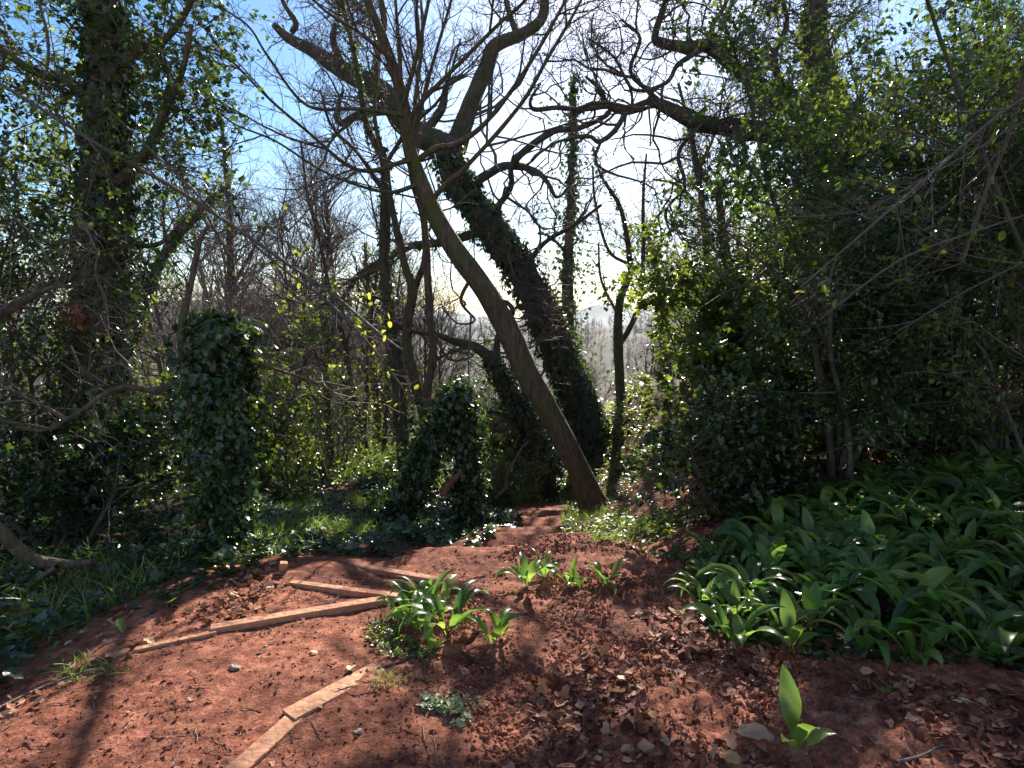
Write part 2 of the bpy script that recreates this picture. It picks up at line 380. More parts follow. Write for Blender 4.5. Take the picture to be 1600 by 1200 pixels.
M_DRY = leaf_mat('dry_leaf', [(0, (.06, .022, .010)), (.35, (.18, .072, .034)), (.65, (.34, .17, .085)), (1, (.48, .33, .19))], [(0, (.2, .08, .03)), (1, (.4, .25, .12))], .12, .7, .12)
M_PALE = leaf_mat('pale_leaf', [(0, (.38, .42, .18)), (1, (.45, .48, .25))], [(0, (.4, .45, .15)), (1, (.5, .5, .2))], .2, .5)
M_BARK = bark_mat('bark', (.060, .042, .030), (.17, .125, .088), (.075, .085, .028), 1.0, .6)
M_SMOOTH = bark_mat('smooth_bark', (.055, .036, .024), (.19, .13, .085), (.10, .10, .03), 1.0, .7, mossamt=.50)
M_OAK = bark_mat('oak_bark', (.055, .042, .034), (.15, .12, .09), (.06, .075, .03), .9, .8)
M_TWIG = bark_mat('twig_bark', (.075, .052, .042), (.16, .115, .088), None, 1.5, .3, .7)
M_TWIG2 = bark_mat('grey_twig', (.10, .075, .065), (.20, .16, .13), None, 1.5, .3, .7)
M_FARW = bark_mat('far_twig', (.085, .060, .055), (.15, .105, .09), None, .1, .1, .9)
M_RED = bark_mat('stained_wood', (.09, .038, .022), (.22, .10, .055), None, 1.6, .7)
M_PLANK = bark_mat('muddy_timber', (.34, .145, .078), (.50, .25, .145), (.27, .10, .055), .8, .22, .8, 1.0, .55)
M_STONE = bark_mat('stone', (.20, .15, .12), (.36, .31, .26), None, 1.4, .5, .8, 1.0)

def soil_mat(name, path):
    m, t, o = mat(name)
    tcd = N(t, 'ShaderNodeTexCoord'); C = tcd.outputs['Object']
    def nz(s, d=4., r=.6):
        n = N(t, 'ShaderNodeTexNoise', Scale=s, Detail=d, Roughness=r); t.links.new(C, n.inputs['Vector']); return n
    a, b, c = nz(2.2), nz(17, 6, .7), nz(90, 4, .7)
    r = ramp(t, b.outputs['Fac'], [(.3, (.080, .028, .018)), (.5, (.25, .092, .056)), (.70, (.46, .205, .13))])
    mx = N(t, 'ShaderNodeMixRGB', blend_type='MULTIPLY'); mx.inputs[0].default_value = .8
    r2 = ramp(t, a.outputs['Fac'], [(.38, (.46, .43, .43)), (.58, (1.08, 1.05, 1.03))])
    t.links.new(r.outputs[0], mx.inputs[1]); t.links.new(r2.outputs[0], mx.inputs[2])
    mx2 = N(t, 'ShaderNodeMixRGB', blend_type='MULTIPLY'); mx2.inputs[0].default_value = .7
    r3 = ramp(t, c.outputs['Fac'], [(.35, (.5, .45, .45)), (.6, (1.15, 1.12, 1.1))])
    t.links.new(mx.outputs[0], mx2.inputs[1]); t.links.new(r3.outputs[0], mx2.inputs[2])
    col = mx2.outputs[0]
    p = N(t, 'ShaderNodeBsdfPrincipled', Roughness=.9); p.inputs['Specular IOR Level'].default_value = .10
    if not path:
        # red earth only around the walk; woodland floor, then grass and scrub further down
        sx = N(t, 'ShaderNodeSeparateXYZ'); t.links.new(C, sx.inputs[0])
        fy = N(t, 'ShaderNodeMapRange'); fy.inputs['From Min'].default_value = 5.5; fy.inputs['From Max'].default_value = 14; t.links.new(sx.outputs['Y'], fy.inputs['Value'])
        ax = N(t, 'ShaderNodeMath', operation='ABSOLUTE'); t.links.new(sx.outputs['X'], ax.inputs[0])
        fx = N(t, 'ShaderNodeMapRange'); fx.inputs['From Min'].default_value = 1.9; fx.inputs['From Max'].default_value = 3.4; t.links.new(ax.outputs[0], fx.inputs['Value'])
        mm = N(t, 'ShaderNodeMath', operation='MAXIMUM'); t.links.new(fy.outputs[0], mm.inputs[0]); t.links.new(fx.outputs[0], mm.inputs[1])
        wood = ramp(t, b.outputs['Fac'], [(.3, (.030, .018, .010)), (.6, (.085, .055, .028)), (.75, (.14, .10, .05))])
        m3 = N(t, 'ShaderNodeMixRGB'); t.links.new(mm.outputs[0], m3.inputs[0]); t.links.new(col, m3.inputs[1]); t.links.new(wood.outputs[0], m3.inputs[2])
        f2 = N(t, 'ShaderNodeTexNoise', Scale=.035, Detail=5.0); t.links.new(C, f2.inputs['Vector'])
        gr = ramp(t, f2.outputs['Fac'], [(.36, (.08, .10, .035)), (.48, (.060, .045, .032)), (.66, (.09, .075, .045))])
        ff = N(t, 'ShaderNodeMapRange'); ff.inputs['From Min'].default_value = 25; ff.inputs['From Max'].default_value = 70; t.links.new(sx.outputs['Y'], ff.inputs['Value'])
        m4 = N(t, 'ShaderNodeMixRGB'); t.links.new(ff.outputs[0], m4.inputs[0]); t.links.new(m3.outputs[0], m4.inputs[1]); t.links.new(gr.outputs[0], m4.inputs[2]); col = m4.outputs[0]
    t.links.new(col, p.inputs['Base Color'])
    ad = N(t, 'ShaderNodeMath', operation='MULTIPLY_ADD'); t.links.new(c.outputs['Fac'], ad.inputs[0]); ad.inputs[1].default_value = .45; t.links.new(b.outputs['Fac'], ad.inputs[2])
    bp = N(t, 'ShaderNodeBump', Strength=.8, Distance=.018); t.links.new(ad.outputs[0], bp.inputs['Height']); t.links.new(bp.outputs[0], p.inputs['Normal'])
    t.links.new(p.outputs[0], o.inputs['Surface']); return m
M_SOIL = soil_mat('red_mud', True); M_GROUND = soil_mat('woodland_floor', False)

# ------------------------------------------------------------------ tagging
def tag(o, label=None, cat=None, group=None, kind=None):
    if label: o['label'] = label
    if cat: o['category'] = cat
    if group: o['group'] = group
    if kind: o['kind'] = kind
    return o
def thing(name, loc, label, cat, group=None):
    o = bpy.data.objects.new(name, None); o.empty_display_size = .2; COL.objects.link(o); o.location = [float(q) for q in loc]
    return tag(o, label, cat, group)
def dup(o, parent=None):
    c = o.copy(); COL.objects.link(c); c.parent = parent
    for ch in list(o.children): dup(ch, c)
    return c

# ================================================================== GROUND
def graded(a, b, step, lo, hi, g1, g2):
    m = list(np.arange(a, b, step)); x = a; s = step; L = []
    while x > lo: s *= g1; x -= s; L.append(x)
    x = m[-1]; s = step; R = []
    while x < hi: s *= g2; x += s; R.append(x)
    return np.array(L[::-1]+m+R)
gx = graded(-2.6, 3.0, .02, -3600, 3600, 1.07, 1.07); gy = graded(1.2, 5.2, .02, -60, 3600, 1.15, 1.028)
X, Y = np.meshgrid(gx, gy); Z = H(X, Y)
nx, ny = len(gx), len(gy)
i = np.arange(ny-1)[:, None]*nx; k = np.arange(nx-1)[None]
F = np.stack([i+k, i+k+1, i+nx+k+1, i+nx+k], -1).reshape(-1, 4)
cx = (X[:-1, :-1]+X[1:, 1:]).ravel()/2; cy = (Y[:-1, :-1]+Y[1:, 1:]).ravel()/2
pm = onpath(cx, cy)
V_ = np.stack([X, Y, Z], -1).reshape(-1, 3)
for nm, msk, mt in (('path', pm, M_SOIL), ('ground', ~pm, M_GROUND)):
    f = F[msk]; u, inv = np.unique(f, return_inverse=True)
    mb = MB(); mb.add(V_[u], [inv.reshape(-1, 4)]); tag(mb.build(nm, mt), kind='structure')
# far blue hills across the valley
mh, t_, o_ = mat('far_hillside'); nzf = N(t_, 'ShaderNodeTexNoise', Scale=.012, Detail=8.0); tcf = N(t_, 'ShaderNodeTexCoord'); t_.links.new(tcf.outputs['Object'], nzf.inputs['Vector'])
rf = ramp(t_, nzf.outputs['Fac'], [(.4, (.022, .030, .022)), (.5, (.040, .036, .03)), (.6, (.06, .07, .035))]); pf = N(t_, 'ShaderNodeBsdfPrincipled', Roughness=.95); t_.links.new(rf.outputs[0], pf.inputs['Base Color']); t_.links.new(pf.outputs[0], o_.inputs[0])
hx = np.linspace(-2600, 2600, 180); hy = np.linspace(700, 3200, 60); HX, HY = np.meshgrid(hx, hy)
HZ = -34 + 30*np.exp(-((HY-1150)/260)**2)*(.75+.5*fbm(HX/420, HY/420, 0, 41, 4)) + 52*np.exp(-((HY-2350)/520)**2)*(1.05+.75*fbm(HX/420, HY/700, 0, 42, 5))-2
i = np.arange(59)[:, None]*180; k = np.arange(179)[None]
mb = MB(); mb.add(np.stack([HX, HY, HZ], -1), [np.stack([i+k, i+k+1, i+181+k, i+180+k], -1).reshape(-1, 4)]); tag(mb.build('hills', mh), kind='structure')

# ================================================================== TREES
def simple_tree(name, label, trunk, boughs=(), group=None, cat='tree', bark=M_BARK, twigm=M_TWIG, levels=(), seed=1, tsides=14, fork_t=.45,
                ivy=None, ivymat=M_IVY, lump=.12, leafspec=None, root=None, flut=0., extra_par=(), bias=None, bough_sides=9):
    """trunk, each main bough, the twigs and the ivy are parts of the tree"""
    rng = rs(seed)
    p, r = trunk
    base = p[0].copy() if root is None else root
    T = thing(name, base, label, cat, group)
    q = lambda ln: (ln[0]-base, ln[1])
    mb = MB(); limb(mb, q(trunk), tsides, lump, seed, flut and .5 or .5, flut); mb.build('trunk', bark, T)
    for j, b in enumerate(boughs):
        mb = MB(); limb(mb, q(b), bough_sides, lump*.9, seed+j+1); mb.build('branch', bark, T)
    if levels:
        n = 14
        tt = resample(trunk, 40); c = int(40*fork_t); upper = (tt[0][c:], tt[1][c:])
        par = stack([q(upper)]+[q(b) for b in boughs], n)
        mb = MB(); last = par
        for li, L in enumerate(levels):
            ch = grow(last, L['n'], L['len'], L.get('ang', 1.0), L.get('g', .2), L.get('up', .05), L.get('pts', 6), rng, L.get('t0', .12), 1.0, L.get('rk', .012), L.get('rmin', .0025), bias=bias if li == 0 else None)
            if li > 0: ch = open_to_sun(ch, base, .12, rng)
            tubes(mb, ch[0], ch[1], L.get('sides', 3))
            if li == 0 and L.get('keep', True): last = cat2(ch, 8, par)
            else: last = ch
        mb.build('twigs', twigm, T)
        if leafspec:
            mb = MB(); leaf_on_twigs(mb, leafspec.get('proto', LEAF), last, leafspec['n'], leafspec['size'], rng, droop=leafspec.get('droop', .25)); mb.build('leaves', leafspec.get('mat', M_GLEAF), T)
    if ivy:
        mb = MB()
        for I in ivy:
            ls = [q(l) for l in I['lines']]
            ivy_coat(mb, ls, I['n'], I['size'], I['off'], rng, I.get('proto', IVY), I.get('t0', 0), I.get('t1', 1))
            if 'stray' in I:     # shoots hanging out of the coat
                st = grow(stack(ls, 20), I['stray'], I.get('slen', .3), 1.2, .25, -.02, 5, rng, 0, 1, .006, .002)
                tubes(mb, st[0], st[1], 3); leaf_on_twigs(mb, I.get('proto', IVY), st, I['stray']*7, I['size'], rng)
        mb.build('ivy', ivymat, T)
    return T

TWO = lambda a, b, c: [dict(n=a, len=2.2, ang=1.0, g=.32, up=.03, pts=9, sides=4, rk=.013),
                       dict(n=b, len=.95, ang=1.0, g=.34, up=.02, pts=7, sides=3, rk=.010, rmin=.005),
                       dict(n=c, len=.38, ang=.9, g=.30, up=.03, pts=5, sides=3, rk=.008, rmin=.0042)]
# ---- big leaning oak, ivy on its trunk
D4 = 13.0
t4 = trace([(945, 775, 80), (930, 710, 70), (908, 640, 66), (880, 565, 62), (850, 492, 58), (815, 425, 54), (780, 372, 52), (745, 323, 48), (712, 276, 48), (695, 231, 42), (660, 214, 38), (625, 190, 36), (606, 152, 34), (572, 130, 34), (520, 100, 28), (490, 80, 22), (451, 60, 16), (427, 38, 9)], D4, 11.4)
t4 = (t4[0], t4[1]*.88)
b4 = [trace([(706, 250, 34), (723, 196, 28), (737, 157, 26), (761, 105, 23), (772, 73, 20), (817, 52, 17), (849, 25, 14), (852, -30, 11), (880, -90, 8)], 12.8, 12.0),
      trace([(808, 54, 10), (796, 21, 8), (790, -20, 7), (815, -70, 5)], 12.5, 12.2),
      trace([(735, 292, 16), (765, 270, 13), (793, 259, 12), (835, 266, 9), (858, 288, 7), (868, 308, 5), (885, 300, 3)], 12.7, 12.0),
      trace([(798, 262, 11), (814, 241, 11), (863, 206, 10), (905, 200, 8), (948, 180, 7), (950, 163, 5), (930, 140, 4)], 12.4, 11.6),
      trace([(772, 330, 11), (797, 294, 9), (798, 262, 8)], 12.8, 12.4),
      trace([(750, 362, 16), (695, 378, 13), (639, 385, 11), (607, 402, 10), (560, 430, 8), (530, 470, 6), (470, 480, 4)], 12.8, 11.5),
      trace([(600, 172, 14), (560, 180, 12), (535, 192, 11), (527, 180, 10), (530, 160, 7), (537, 140, 4)], 12.2, 11.8),
      trace([(456, 50, 9), (462, 35, 8), (441, 0, 6), (430, -50, 4)], 11.5, 11.2),
      trace([(700, 232, 20), (670, 205, 15), (690, 170, 12), (700, 130, 9), (728, 118, 5)], 12.7, 12.5),
      trace([(585, 135, 16), (590, 80, 12), (600, 30, 10), (585, -40, 7)], 12.0, 12.0),
      trace([(540, 112, 12), (520, 60, 9), (530, 10, 7), (500, -50, 5)], 11.8, 11.5),
      trace([(815, 428, 10), (850, 380, 7), (900, 350, 6), (940, 320, 4)], 12.9, 12.2),
      trace([(885, 560, 9), (860, 520, 6), (835, 480, 5), (800, 440, 3)], 12.8, 11.5)]
simple_tree('oak_tree', 'huge dark oak leaning left, thickly clad in ivy, behind the slender bare leaning trunk', t4, b4, bark=M_OAK, seed=4, tsides=22, bough_sides=12, lump=.16,
            levels=TWO(120, 1300, 7500), fork_t=.38,
            ivy=[dict(lines=[(t4[0][:46], t4[1][:46])], n=6000, size=.10, off=.06, proto=KITE, stray=150, slen=.28), dict(lines=[b4[5]], n=350, size=.07, off=.06, proto=KITE)])
# ---- slender trunk in front of it
D3 = 8.6
t3 = trace([(955, 860, 104), (943, 818, 88), (927, 788, 58), (907, 740, 44), (866, 660, 42), (824, 585, 40), (790, 510, 41), (752, 445, 38), (712, 390, 36), (680, 335, 32), (655, 275, 28), (640, 230, 25), (630, 160, 21), (605, 75, 16), (575, 0, 13), (560, -60, 9)], D3, 7.6)
t3 = (t3[0], t3[1]*.86)
b3 = [trace([(646, 255, 13), (680, 232, 12), (716, 224, 11), (765, 185, 9), (824, 105, 8), (884, 0, 6), (910, -60, 4)], 7.9, 7.4),
      trace([(660, 330, 12), (695, 290, 11), (730, 259, 9), (810, 168, 8), (856, 91, 7), (908, 0, 5), (930, -60, 3)], 8.0, 7.2),
      trace([(635, 215, 12), (650, 170, 10), (709, 108, 8), (779, 38, 7), (821, 0, 6), (860, -60, 4)], 7.8, 7.2),
      trace([(630, 165, 10), (650, 91, 8), (670, 0, 6), (680, -70, 4)], 7.7, 7.0),
      trace([(628, 150, 9), (625, 100, 8), (618, 0, 6), (612, -60, 4)], 7.7, 7.3),
      trace([(645, 240, 8), (665, 140, 7), (705, 0, 5), (715, -50, 3)], 7.9, 7.6),
      trace([(640, 250, 10), (560, 266, 8), (480, 205, 6), (413, 147, 5), (340, 70, 4), (287, 0, 3)], 7.8, 6.8),
      trace([(630, 180, 9), (560, 170, 7), (480, 165, 6), (420, 90, 5), (385, 38, 4), (322, 0, 3)], 7.7, 6.9),
      trace([(650, 290, 9), (600, 300, 7), (510, 270, 5), (430, 220, 4), (360, 190, 3), (300, 130, 2.5)], 7.9, 6.6),
      trace([(610, 90, 9), (560, 50, 6), (500, 10, 5), (470, -40, 3)], 7.6, 7.0),
      trace([(738, 430, 9), (720, 470, 7), (742, 500, 5), (715, 505, 4), (690, 480, 3)], 8.2, 7.6)]
b3 = [(b_[0], b_[1]*.78) for b_ in b3]
simple_tree('ash_tree', 'slender smooth bare trunk leaning left across the view from the edge of the path', t3, b3, bark=M_SMOOTH, seed=3, tsides=26, lump=.12, flut=.12, bough_sides=8,
            levels=[dict(n=70, len=1.7, ang=.7, g=.12, up=.05, pts=8, sides=4, rk=.008, rmin=.003), dict(n=620, len=.65, ang=.85, g=.13, up=.05, pts=6, sides=3, rk=.007, rmin=.0026), dict(n=1900, len=.2, ang=.8, g=.12, up=.05, pts=4, sides=3, rmin=.0024)],
            fork_t=.55)
# ---- right-hand oak whose boughs reach in
O1 = trace([(1300, 860, 90), (1310, 700, 82), (1300, 560, 76), (1290, 430, 70), (1300, 330, 64), (1310, 250, 58), (1290, 150, 44), (1270, 40, 34), (1290, -80, 20)], 10.5, 10.2)
ob = [trace([(1308, 270, 44), (1267, 226, 38), (1215, 211, 32), (1162, 201, 28), (1092, 192, 24), (1045, 170, 19), (1020, 161, 15), (978, 173, 13), (947, 161, 10), (938, 140, 7), (915, 120, 4)], 10.3, 9.6),
      trace([(950, 165, 9), (905, 171, 8), (870, 168, 7), (835, 171, 7), (829, 156, 5), (845, 130, 3)], 9.7, 9.2),
      trace([(978, 175, 9), (961, 203, 8), (936, 222, 7), (919, 213, 6), (870, 222, 4), (830, 250, 3)], 9.8, 9.2),
      trace([(1290, 215, 34), (1250, 175, 28), (1180, 130, 24), (1110, 74, 18), (1075, 74, 17), (1031, 66, 14), (1024, 52, 10), (1041, 0, 9), (1060, -60, 6)], 10.2, 9.4),
      trace([(1112, 76, 8), (1113, 40, 7), (1135, 0, 6), (1120, -50, 4)], 9.8, 9.5),
      trace([(1045, 172, 9), (1010, 140, 7), (985, 110, 6), (1000, 60, 5), (970, 30, 3)], 10, 9.4),
      trace([(1150, 202, 9), (1165, 240, 7), (1150, 290, 6), (1185, 330, 5), (1170, 370, 3)], 10, 9.6),
      trace([(1230, 160, 12), (1210, 90, 9), (1230, 30, 7), (1200, -50, 5)], 10, 9.5),
      trace([(1092, 195, 8), (1060, 240, 6), (1070, 290, 5), (1040, 330, 4), (1050, 370, 2.5)], 10, 9.7),
      trace([(1310, 330, 24), (1360, 250, 18), (1420, 180, 14), (1500, 120, 10), (1580, 30, 7)], 10.3, 10),
      trace([(1100, 75, 9), (1060, 100, 7), (1040, 130, 6), (990, 140, 5), (960, 90, 4), (920, 60, 3)], 9.8, 9.3)]
simple_tree('oak_tree', 'gnarled oak behind the right-hand shrubs with crooked boughs reaching over the view', O1, ob, bark=M_OAK, seed=9, tsides=18, bough_sides=12, lump=.16,
            levels=[dict(n=170, len=2.1, ang=1.0, g=.34, up=.01, pts=10, sides=4, rk=.012), dict(n=2200, len=.85, ang=1.0, g=.36, up=.0, pts=8, sides=3, rk=.009, rmin=.0042), dict(n=8500, len=.34, ang=.95, g=.32, up=.02, pts=5, sides=3, rk=.008, rmin=.003)],
            fork_t=.45, ivy=[dict(lines=[O1], n=1500, size=.09, off=.12, proto=KITE, stray=120, slen=.5), dict(lines=[(ob[0][0][:14], ob[0][1][:14]), (ob[3][0][:16], ob[3][1][:16])], n=700, size=.065, off=.08, proto=KITE, stray=70, slen=.3)])
# ---- dark ivied tree at the bend of the path
D5 = 10.6
t5 = trace([(852, 815, 44), (849, 782, 36), (845, 732, 34), (835, 680, 31), (810, 638, 27), (786, 596, 23), (768, 564, 20), (744, 543, 15), (709, 533, 11), (681, 522, 9), (650, 519, 6), (610, 500, 4)], D5, 9.6)
b5 = [trace([(780, 585, 12), (777, 530, 10), (797, 497, 9), (801, 484, 8), (792, 473, 7), (779, 470, 5)], 10.3, 10.2), trace([(797, 488, 5), (808, 480, 4), (814, 476, 3)], 10.2, 10.1),
      trace([(805, 660, 10), (779, 645, 8), (747, 645, 7), (730, 652, 4)], 10.4, 10.0), trace([(820, 690, 9), (800, 668, 8), (775, 672, 7), (750, 655, 5)], 10.4, 9.8),
      trace([(852, 720, 8), (825, 690, 6), (812, 650, 5), (835, 610, 3)], 10.5, 10.2)]
simple_tree('ivy_clad_tree', 'dark ivy-clad tree bending left at the far bend, under the slender leaning trunk', t5, b5, bark=M_OAK, seed=5, tsides=14,
            levels=[dict(n=50, len=1.0, ang=1.0, g=.3, up=.05, pts=7, sides=3, rk=.010), dict(n=320, len=.45, ang=.9, g=.3, up=.04, pts=6, sides=3), dict(n=700, len=.2, g=.2, pts=4, sides=3)], fork_t=.35,
            ivy=[dict(lines=[(t5[0][:32], t5[1][:32])], n=2600, size=.075, off=.10, proto=KITE, stray=120, slen=.35)])
# ---- slim trunks left of centre
def slim(name, label, tr, bo, d0, d1, seed, ivyn=0, group='slim trees standing close together left of centre', twig=(40, 260, 700), bark=M_BARK, ivm=M_IVY, off=.05, isz=.06, fork=.4, ln=1.2):
    t = trace(tr, d0, d1); bs = [trace(b, d0, d1) for b in bo]
    return simple_tree(name, label, t, bs, group=group, bark=bark, seed=seed, tsides=12, bough_sides=7, fork_t=fork,
        levels=[dict(n=twig[0], len=ln, ang=.9, g=.2, up=.05, pts=7, sides=3, rk=.009), dict(n=twig[1], len=ln*.42, ang=.85, g=.2, up=.04, pts=6, sides=3, rmin=.0022), dict(n=twig[2], len=ln*.17, g=.15, pts=4, sides=3, rmin=.002)],
        ivy=[dict(lines=[t], n=ivyn, size=isz, off=off, proto=KITE, stray=max(4, ivyn//25), slen=.22)] if ivyn else None, ivymat=ivm)
slim('slim_tree', 'straight dark trunk with patches of ivy, leftmost of the three slim trunks standing together', [(640, 800, 32), (634, 745, 25), (630, 700, 22), (625, 645, 21), (620, 575, 20), (613, 520, 19), (606, 470, 18), (601, 410, 17), (602, 330, 16), (600, 252, 13), (573, 196, 10), (558, 105, 8), (534, 0, 6), (525, -60, 4)],
     [[(601, 415, 8), (570, 430, 7), (545, 440, 6), (520, 452, 4), (480, 440, 3)], [(604, 470, 6), (575, 462, 5), (545, 470, 4), (500, 500, 3)], [(600, 300, 8), (560, 240, 6), (520, 200, 4), (500, 140, 3)], [(600, 260, 7), (640, 200, 6), (690, 150, 4), (720, 60, 3)]], 10.2, 9.4, 21, 1500, twig=(60, 420, 1200))
slim('slim_tree', 'brown bare trunk forking at half height, middle of the three slim trunks standing together', [(676, 730, 26), (668, 690, 20), (661, 645, 17), (648, 592, 16), (636, 540, 16), (639, 490, 15), (645, 452, 15), (634, 420, 12), (622, 370, 11), (611, 315, 9), (603, 262, 8), (585, 180, 6), (590, 90, 4), (570, 0, 3)],
     [[(646, 455, 11), (656, 430, 10), (664, 400, 9), (660, 340, 8), (640, 260, 6), (655, 160, 4), (640, 60, 3)], [(637, 520, 6), (610, 500, 5), (580, 470, 4), (560, 420, 3)]], 9.8, 9.2, 22, 120, bark=M_SMOOTH)
slim('slim_tree', 'thin upright trunk with a slight bend, rightmost of the three slim trunks standing together', [(672, 720, 16), (669, 670, 14), (668, 612, 13), (677, 557, 13), (674, 520, 12), (670, 470, 12), (667, 410, 12), (663, 350, 11), (653, 265, 9), (648, 170, 7), (660, 60, 5), (655, -40, 3)],
     [[(672, 500, 5), (700, 560, 4), (740, 555, 3), (700, 545, 3)], [(676, 565, 5), (720, 545, 5), (760, 548, 4), (810, 552, 3), (850, 530, 2.5), (880, 520, 2)]], 9.4, 9.0, 23, 0, bark=M_SMOOTH)
slim('slim_tree', 'thin dark sapling leaning left with bare stems, left of the three slim trunks', [(602, 800, 12), (597, 782, 10), (583, 732, 9), (565, 673, 9), (549, 600, 8), (540, 540, 8), (520, 470, 6), (500, 380, 5), (480, 300, 4), (470, 220, 3)],
     [[(550, 610, 5), (520, 580, 4), (480, 545, 3), (430, 520, 2.5)], [(540, 540, 4), (560, 470, 3), (555, 400, 2)]], 11, 10.4, 24, 60)
slim('slim_tree', 'pale green ivied forked stem glowing behind the slim trunks', [(590, 740, 15), (588, 690, 14), (590, 650, 13), (586, 600, 10), (581, 560, 9), (578, 519, 8), (575, 450, 6), (570, 380, 4)],
     [[(593, 650, 8), (605, 600, 7), (612, 550, 5), (608, 490, 4)]], 14, 13.6, 25, 1300, ivm=M_GLEAF, off=.10)
slim('sapling', 'very thin sapling bowed to the right in the scrub beside the ivy-clad stump', [(520, 780, 7), (510, 745, 6), (495, 710, 5), (470, 680, 5), (440, 670, 4), (415, 640, 3)], [[(505, 740, 4), (480, 715, 3), (455, 700, 3), (420, 690, 2)]], 8.5, 8.2, 26, 0, twig=(20, 80, 200), group=None)
slim('slim_tree', 'far ivied trunk seen above the ivy-clad stump', [(372, 700, 20), (366, 560, 16), (362, 470, 13), (360, 400, 11), (358, 330, 9), (352, 250, 6), (345, 180, 4)], [[(362, 450, 7), (390, 400, 5), (420, 350, 4)], [(360, 400, 6), (330, 350, 4), (310, 300, 3)]], 17, 17, 27, 500, group=None, off=.12, isz=.1, ln=2.2, twig=(80, 600, 1800))
slim('slim_tree', 'leaning dark ivied snag pointing up right beside the big ivy-clad tree', [(200, 560, 18), (225, 470, 16), (262, 390, 14), (300, 345, 12), (330, 310, 8), (360, 290, 4)], [[(262, 390, 6), (255, 330, 5), (270, 280, 3)]], 9, 9.4, 28, 700, group=None, off=.12, twig=(20, 100, 200))
# ---- trunks right of centre
gR = 'bare trees seen against the bright sky right of centre'
slim('ivied_tree', 'narrow far tree wrapped in a column of ivy, above the leaning trunks', [(893, 640, 26), (890, 560, 22), (887, 480, 18), (888, 400, 16), (891, 330, 12), (893, 262, 7), (895, 200, 5), (897, 120, 3)], [[(890, 400, 6), (860, 370, 4), (840, 365, 3)]], 20, 20, 31, 2600, group=gR, off=.62, isz=.15, fork=.3, ln=1.6)
slim('slim_tree', 'thin twin-stemmed tree with ivied fork right of the huge leaning oak', [(975, 700, 18), (971, 645, 16), (966, 540, 15), (968, 475, 13), (980, 440, 10), (985, 415, 9), (971, 329, 7), (940, 276, 4), (926, 230, 3)], [[(967, 540, 9), (985, 510, 9), (1000, 468, 8), (1005, 400, 7), (1005, 308, 5), (1010, 240, 3)], [(985, 415, 5), (950, 390, 5), (930, 315, 4), (926, 259, 3)], [(970, 500, 5), (940, 440, 4), (935, 380, 3)]], 14, 13.5, 32, 800, group=gR, ln=1.5, off=.1, twig=(70, 500, 1500))
slim('slim_tree', 'tall thin trunk, left of the pair rising over the sunlit shrub', [(1116, 700, 16), (1112, 560, 13), (1108, 470, 11), (1104, 400, 10), (1096, 308, 9), (1085, 245, 8), (1077, 200, 6), (1060, 130, 4)], [[(1098, 330, 5), (1060, 290, 4), (1020, 280, 3)], [(1090, 270, 5), (1120, 200, 4), (1130, 130, 2.5)]], 13, 12.6, 33, 120, group=gR, ln=1.5, twig=(70, 500, 1500))
slim('slim_tree', 'tall trunk with dark patches, right of the pair rising over the sunlit shrub', [(1170, 640, 22), (1160, 500, 18), (1146, 450, 16), (1136, 410, 14), (1128, 350, 13), (1120, 300, 11), (1094, 268, 8), (1080, 210, 5)], [[(1130, 360, 7), (1160, 310, 6), (1180, 250, 5)], [(1140, 420, 6), (1190, 395, 4), (1230, 350, 3)]], 12, 11.6, 34, 300, group=gR, ln=1.5, twig=(70, 500, 1500))
slim('ivied_tree', 'short dark ivied trunk close left of the sunlit shrub', [(1045, 640, 20), (1038, 520, 16), (1033, 460, 13), (1022, 405, 9), (1010, 350, 5)], [[(1035, 470, 5), (1060, 430, 4), (1075, 390, 3)]], 15, 15, 35, 700, group=gR, off=.14, isz=.1)

# ---- ivy-clad tree at the left edge
t1 = trace([(135, 900, 160), (140, 830, 135), (140, 750, 118), (147, 650, 98), (158, 540, 80), (160, 400, 66), (166, 300, 62), (168, 180, 58), (165, 60, 54), (160, -60, 46), (165, -160, 36)], 6.3, 6.3)
b1 = [trace([(168, 300, 20), (220, 250, 16), (255, 180, 12), (285, 110, 9), (300, 40, 6)], 6.2, 5.9), trace([(165, 200, 22), (110, 130, 17), (50, 110, 13), (-20, 60, 9), (-80, 20, 6)], 6.2, 5.8),
      trace([(165, 120, 18), (215, 80, 14), (260, 60, 10), (300, 0, 7), (310, -60, 4)], 6.3, 6.0), trace([(160, 420, 16), (90, 440, 13), (40, 470, 10), (0, 500, 8)], 6.1, 5.2),
      trace([(165, 30, 20), (100, -30, 15), (40, -60, 10)], 6.3, 6.1), trace([(166, 350, 14), (210, 380, 10), (250, 380, 7), (290, 340, 4)], 6.2, 5.9)]
simple_tree('ivy_clad_tree', 'massive ivy-smothered tree at the left edge with a leafy crown', t1, b1, bark=M_BARK, seed=41, tsides=22, lump=.15,
            bias=(-.22, .45, 0), levels=[dict(n=110, len=1.15, ang=1.0, g=.2, up=.0, pts=8, sides=4, rk=.009), dict(n=700, len=.7, ang=.9, g=.22, up=-.02, pts=6, sides=3), dict(n=2200, len=.3, g=.2, up=-.02, pts=5, sides=3, rmin=.0018)],
            fork_t=.30, leafspec=dict(n=8500, size=.055, mat=M_HOLLY, proto=IVY), ivy=[dict(lines=[t1], n=4200, size=.065, off=.08, stray=150, slen=.35)])
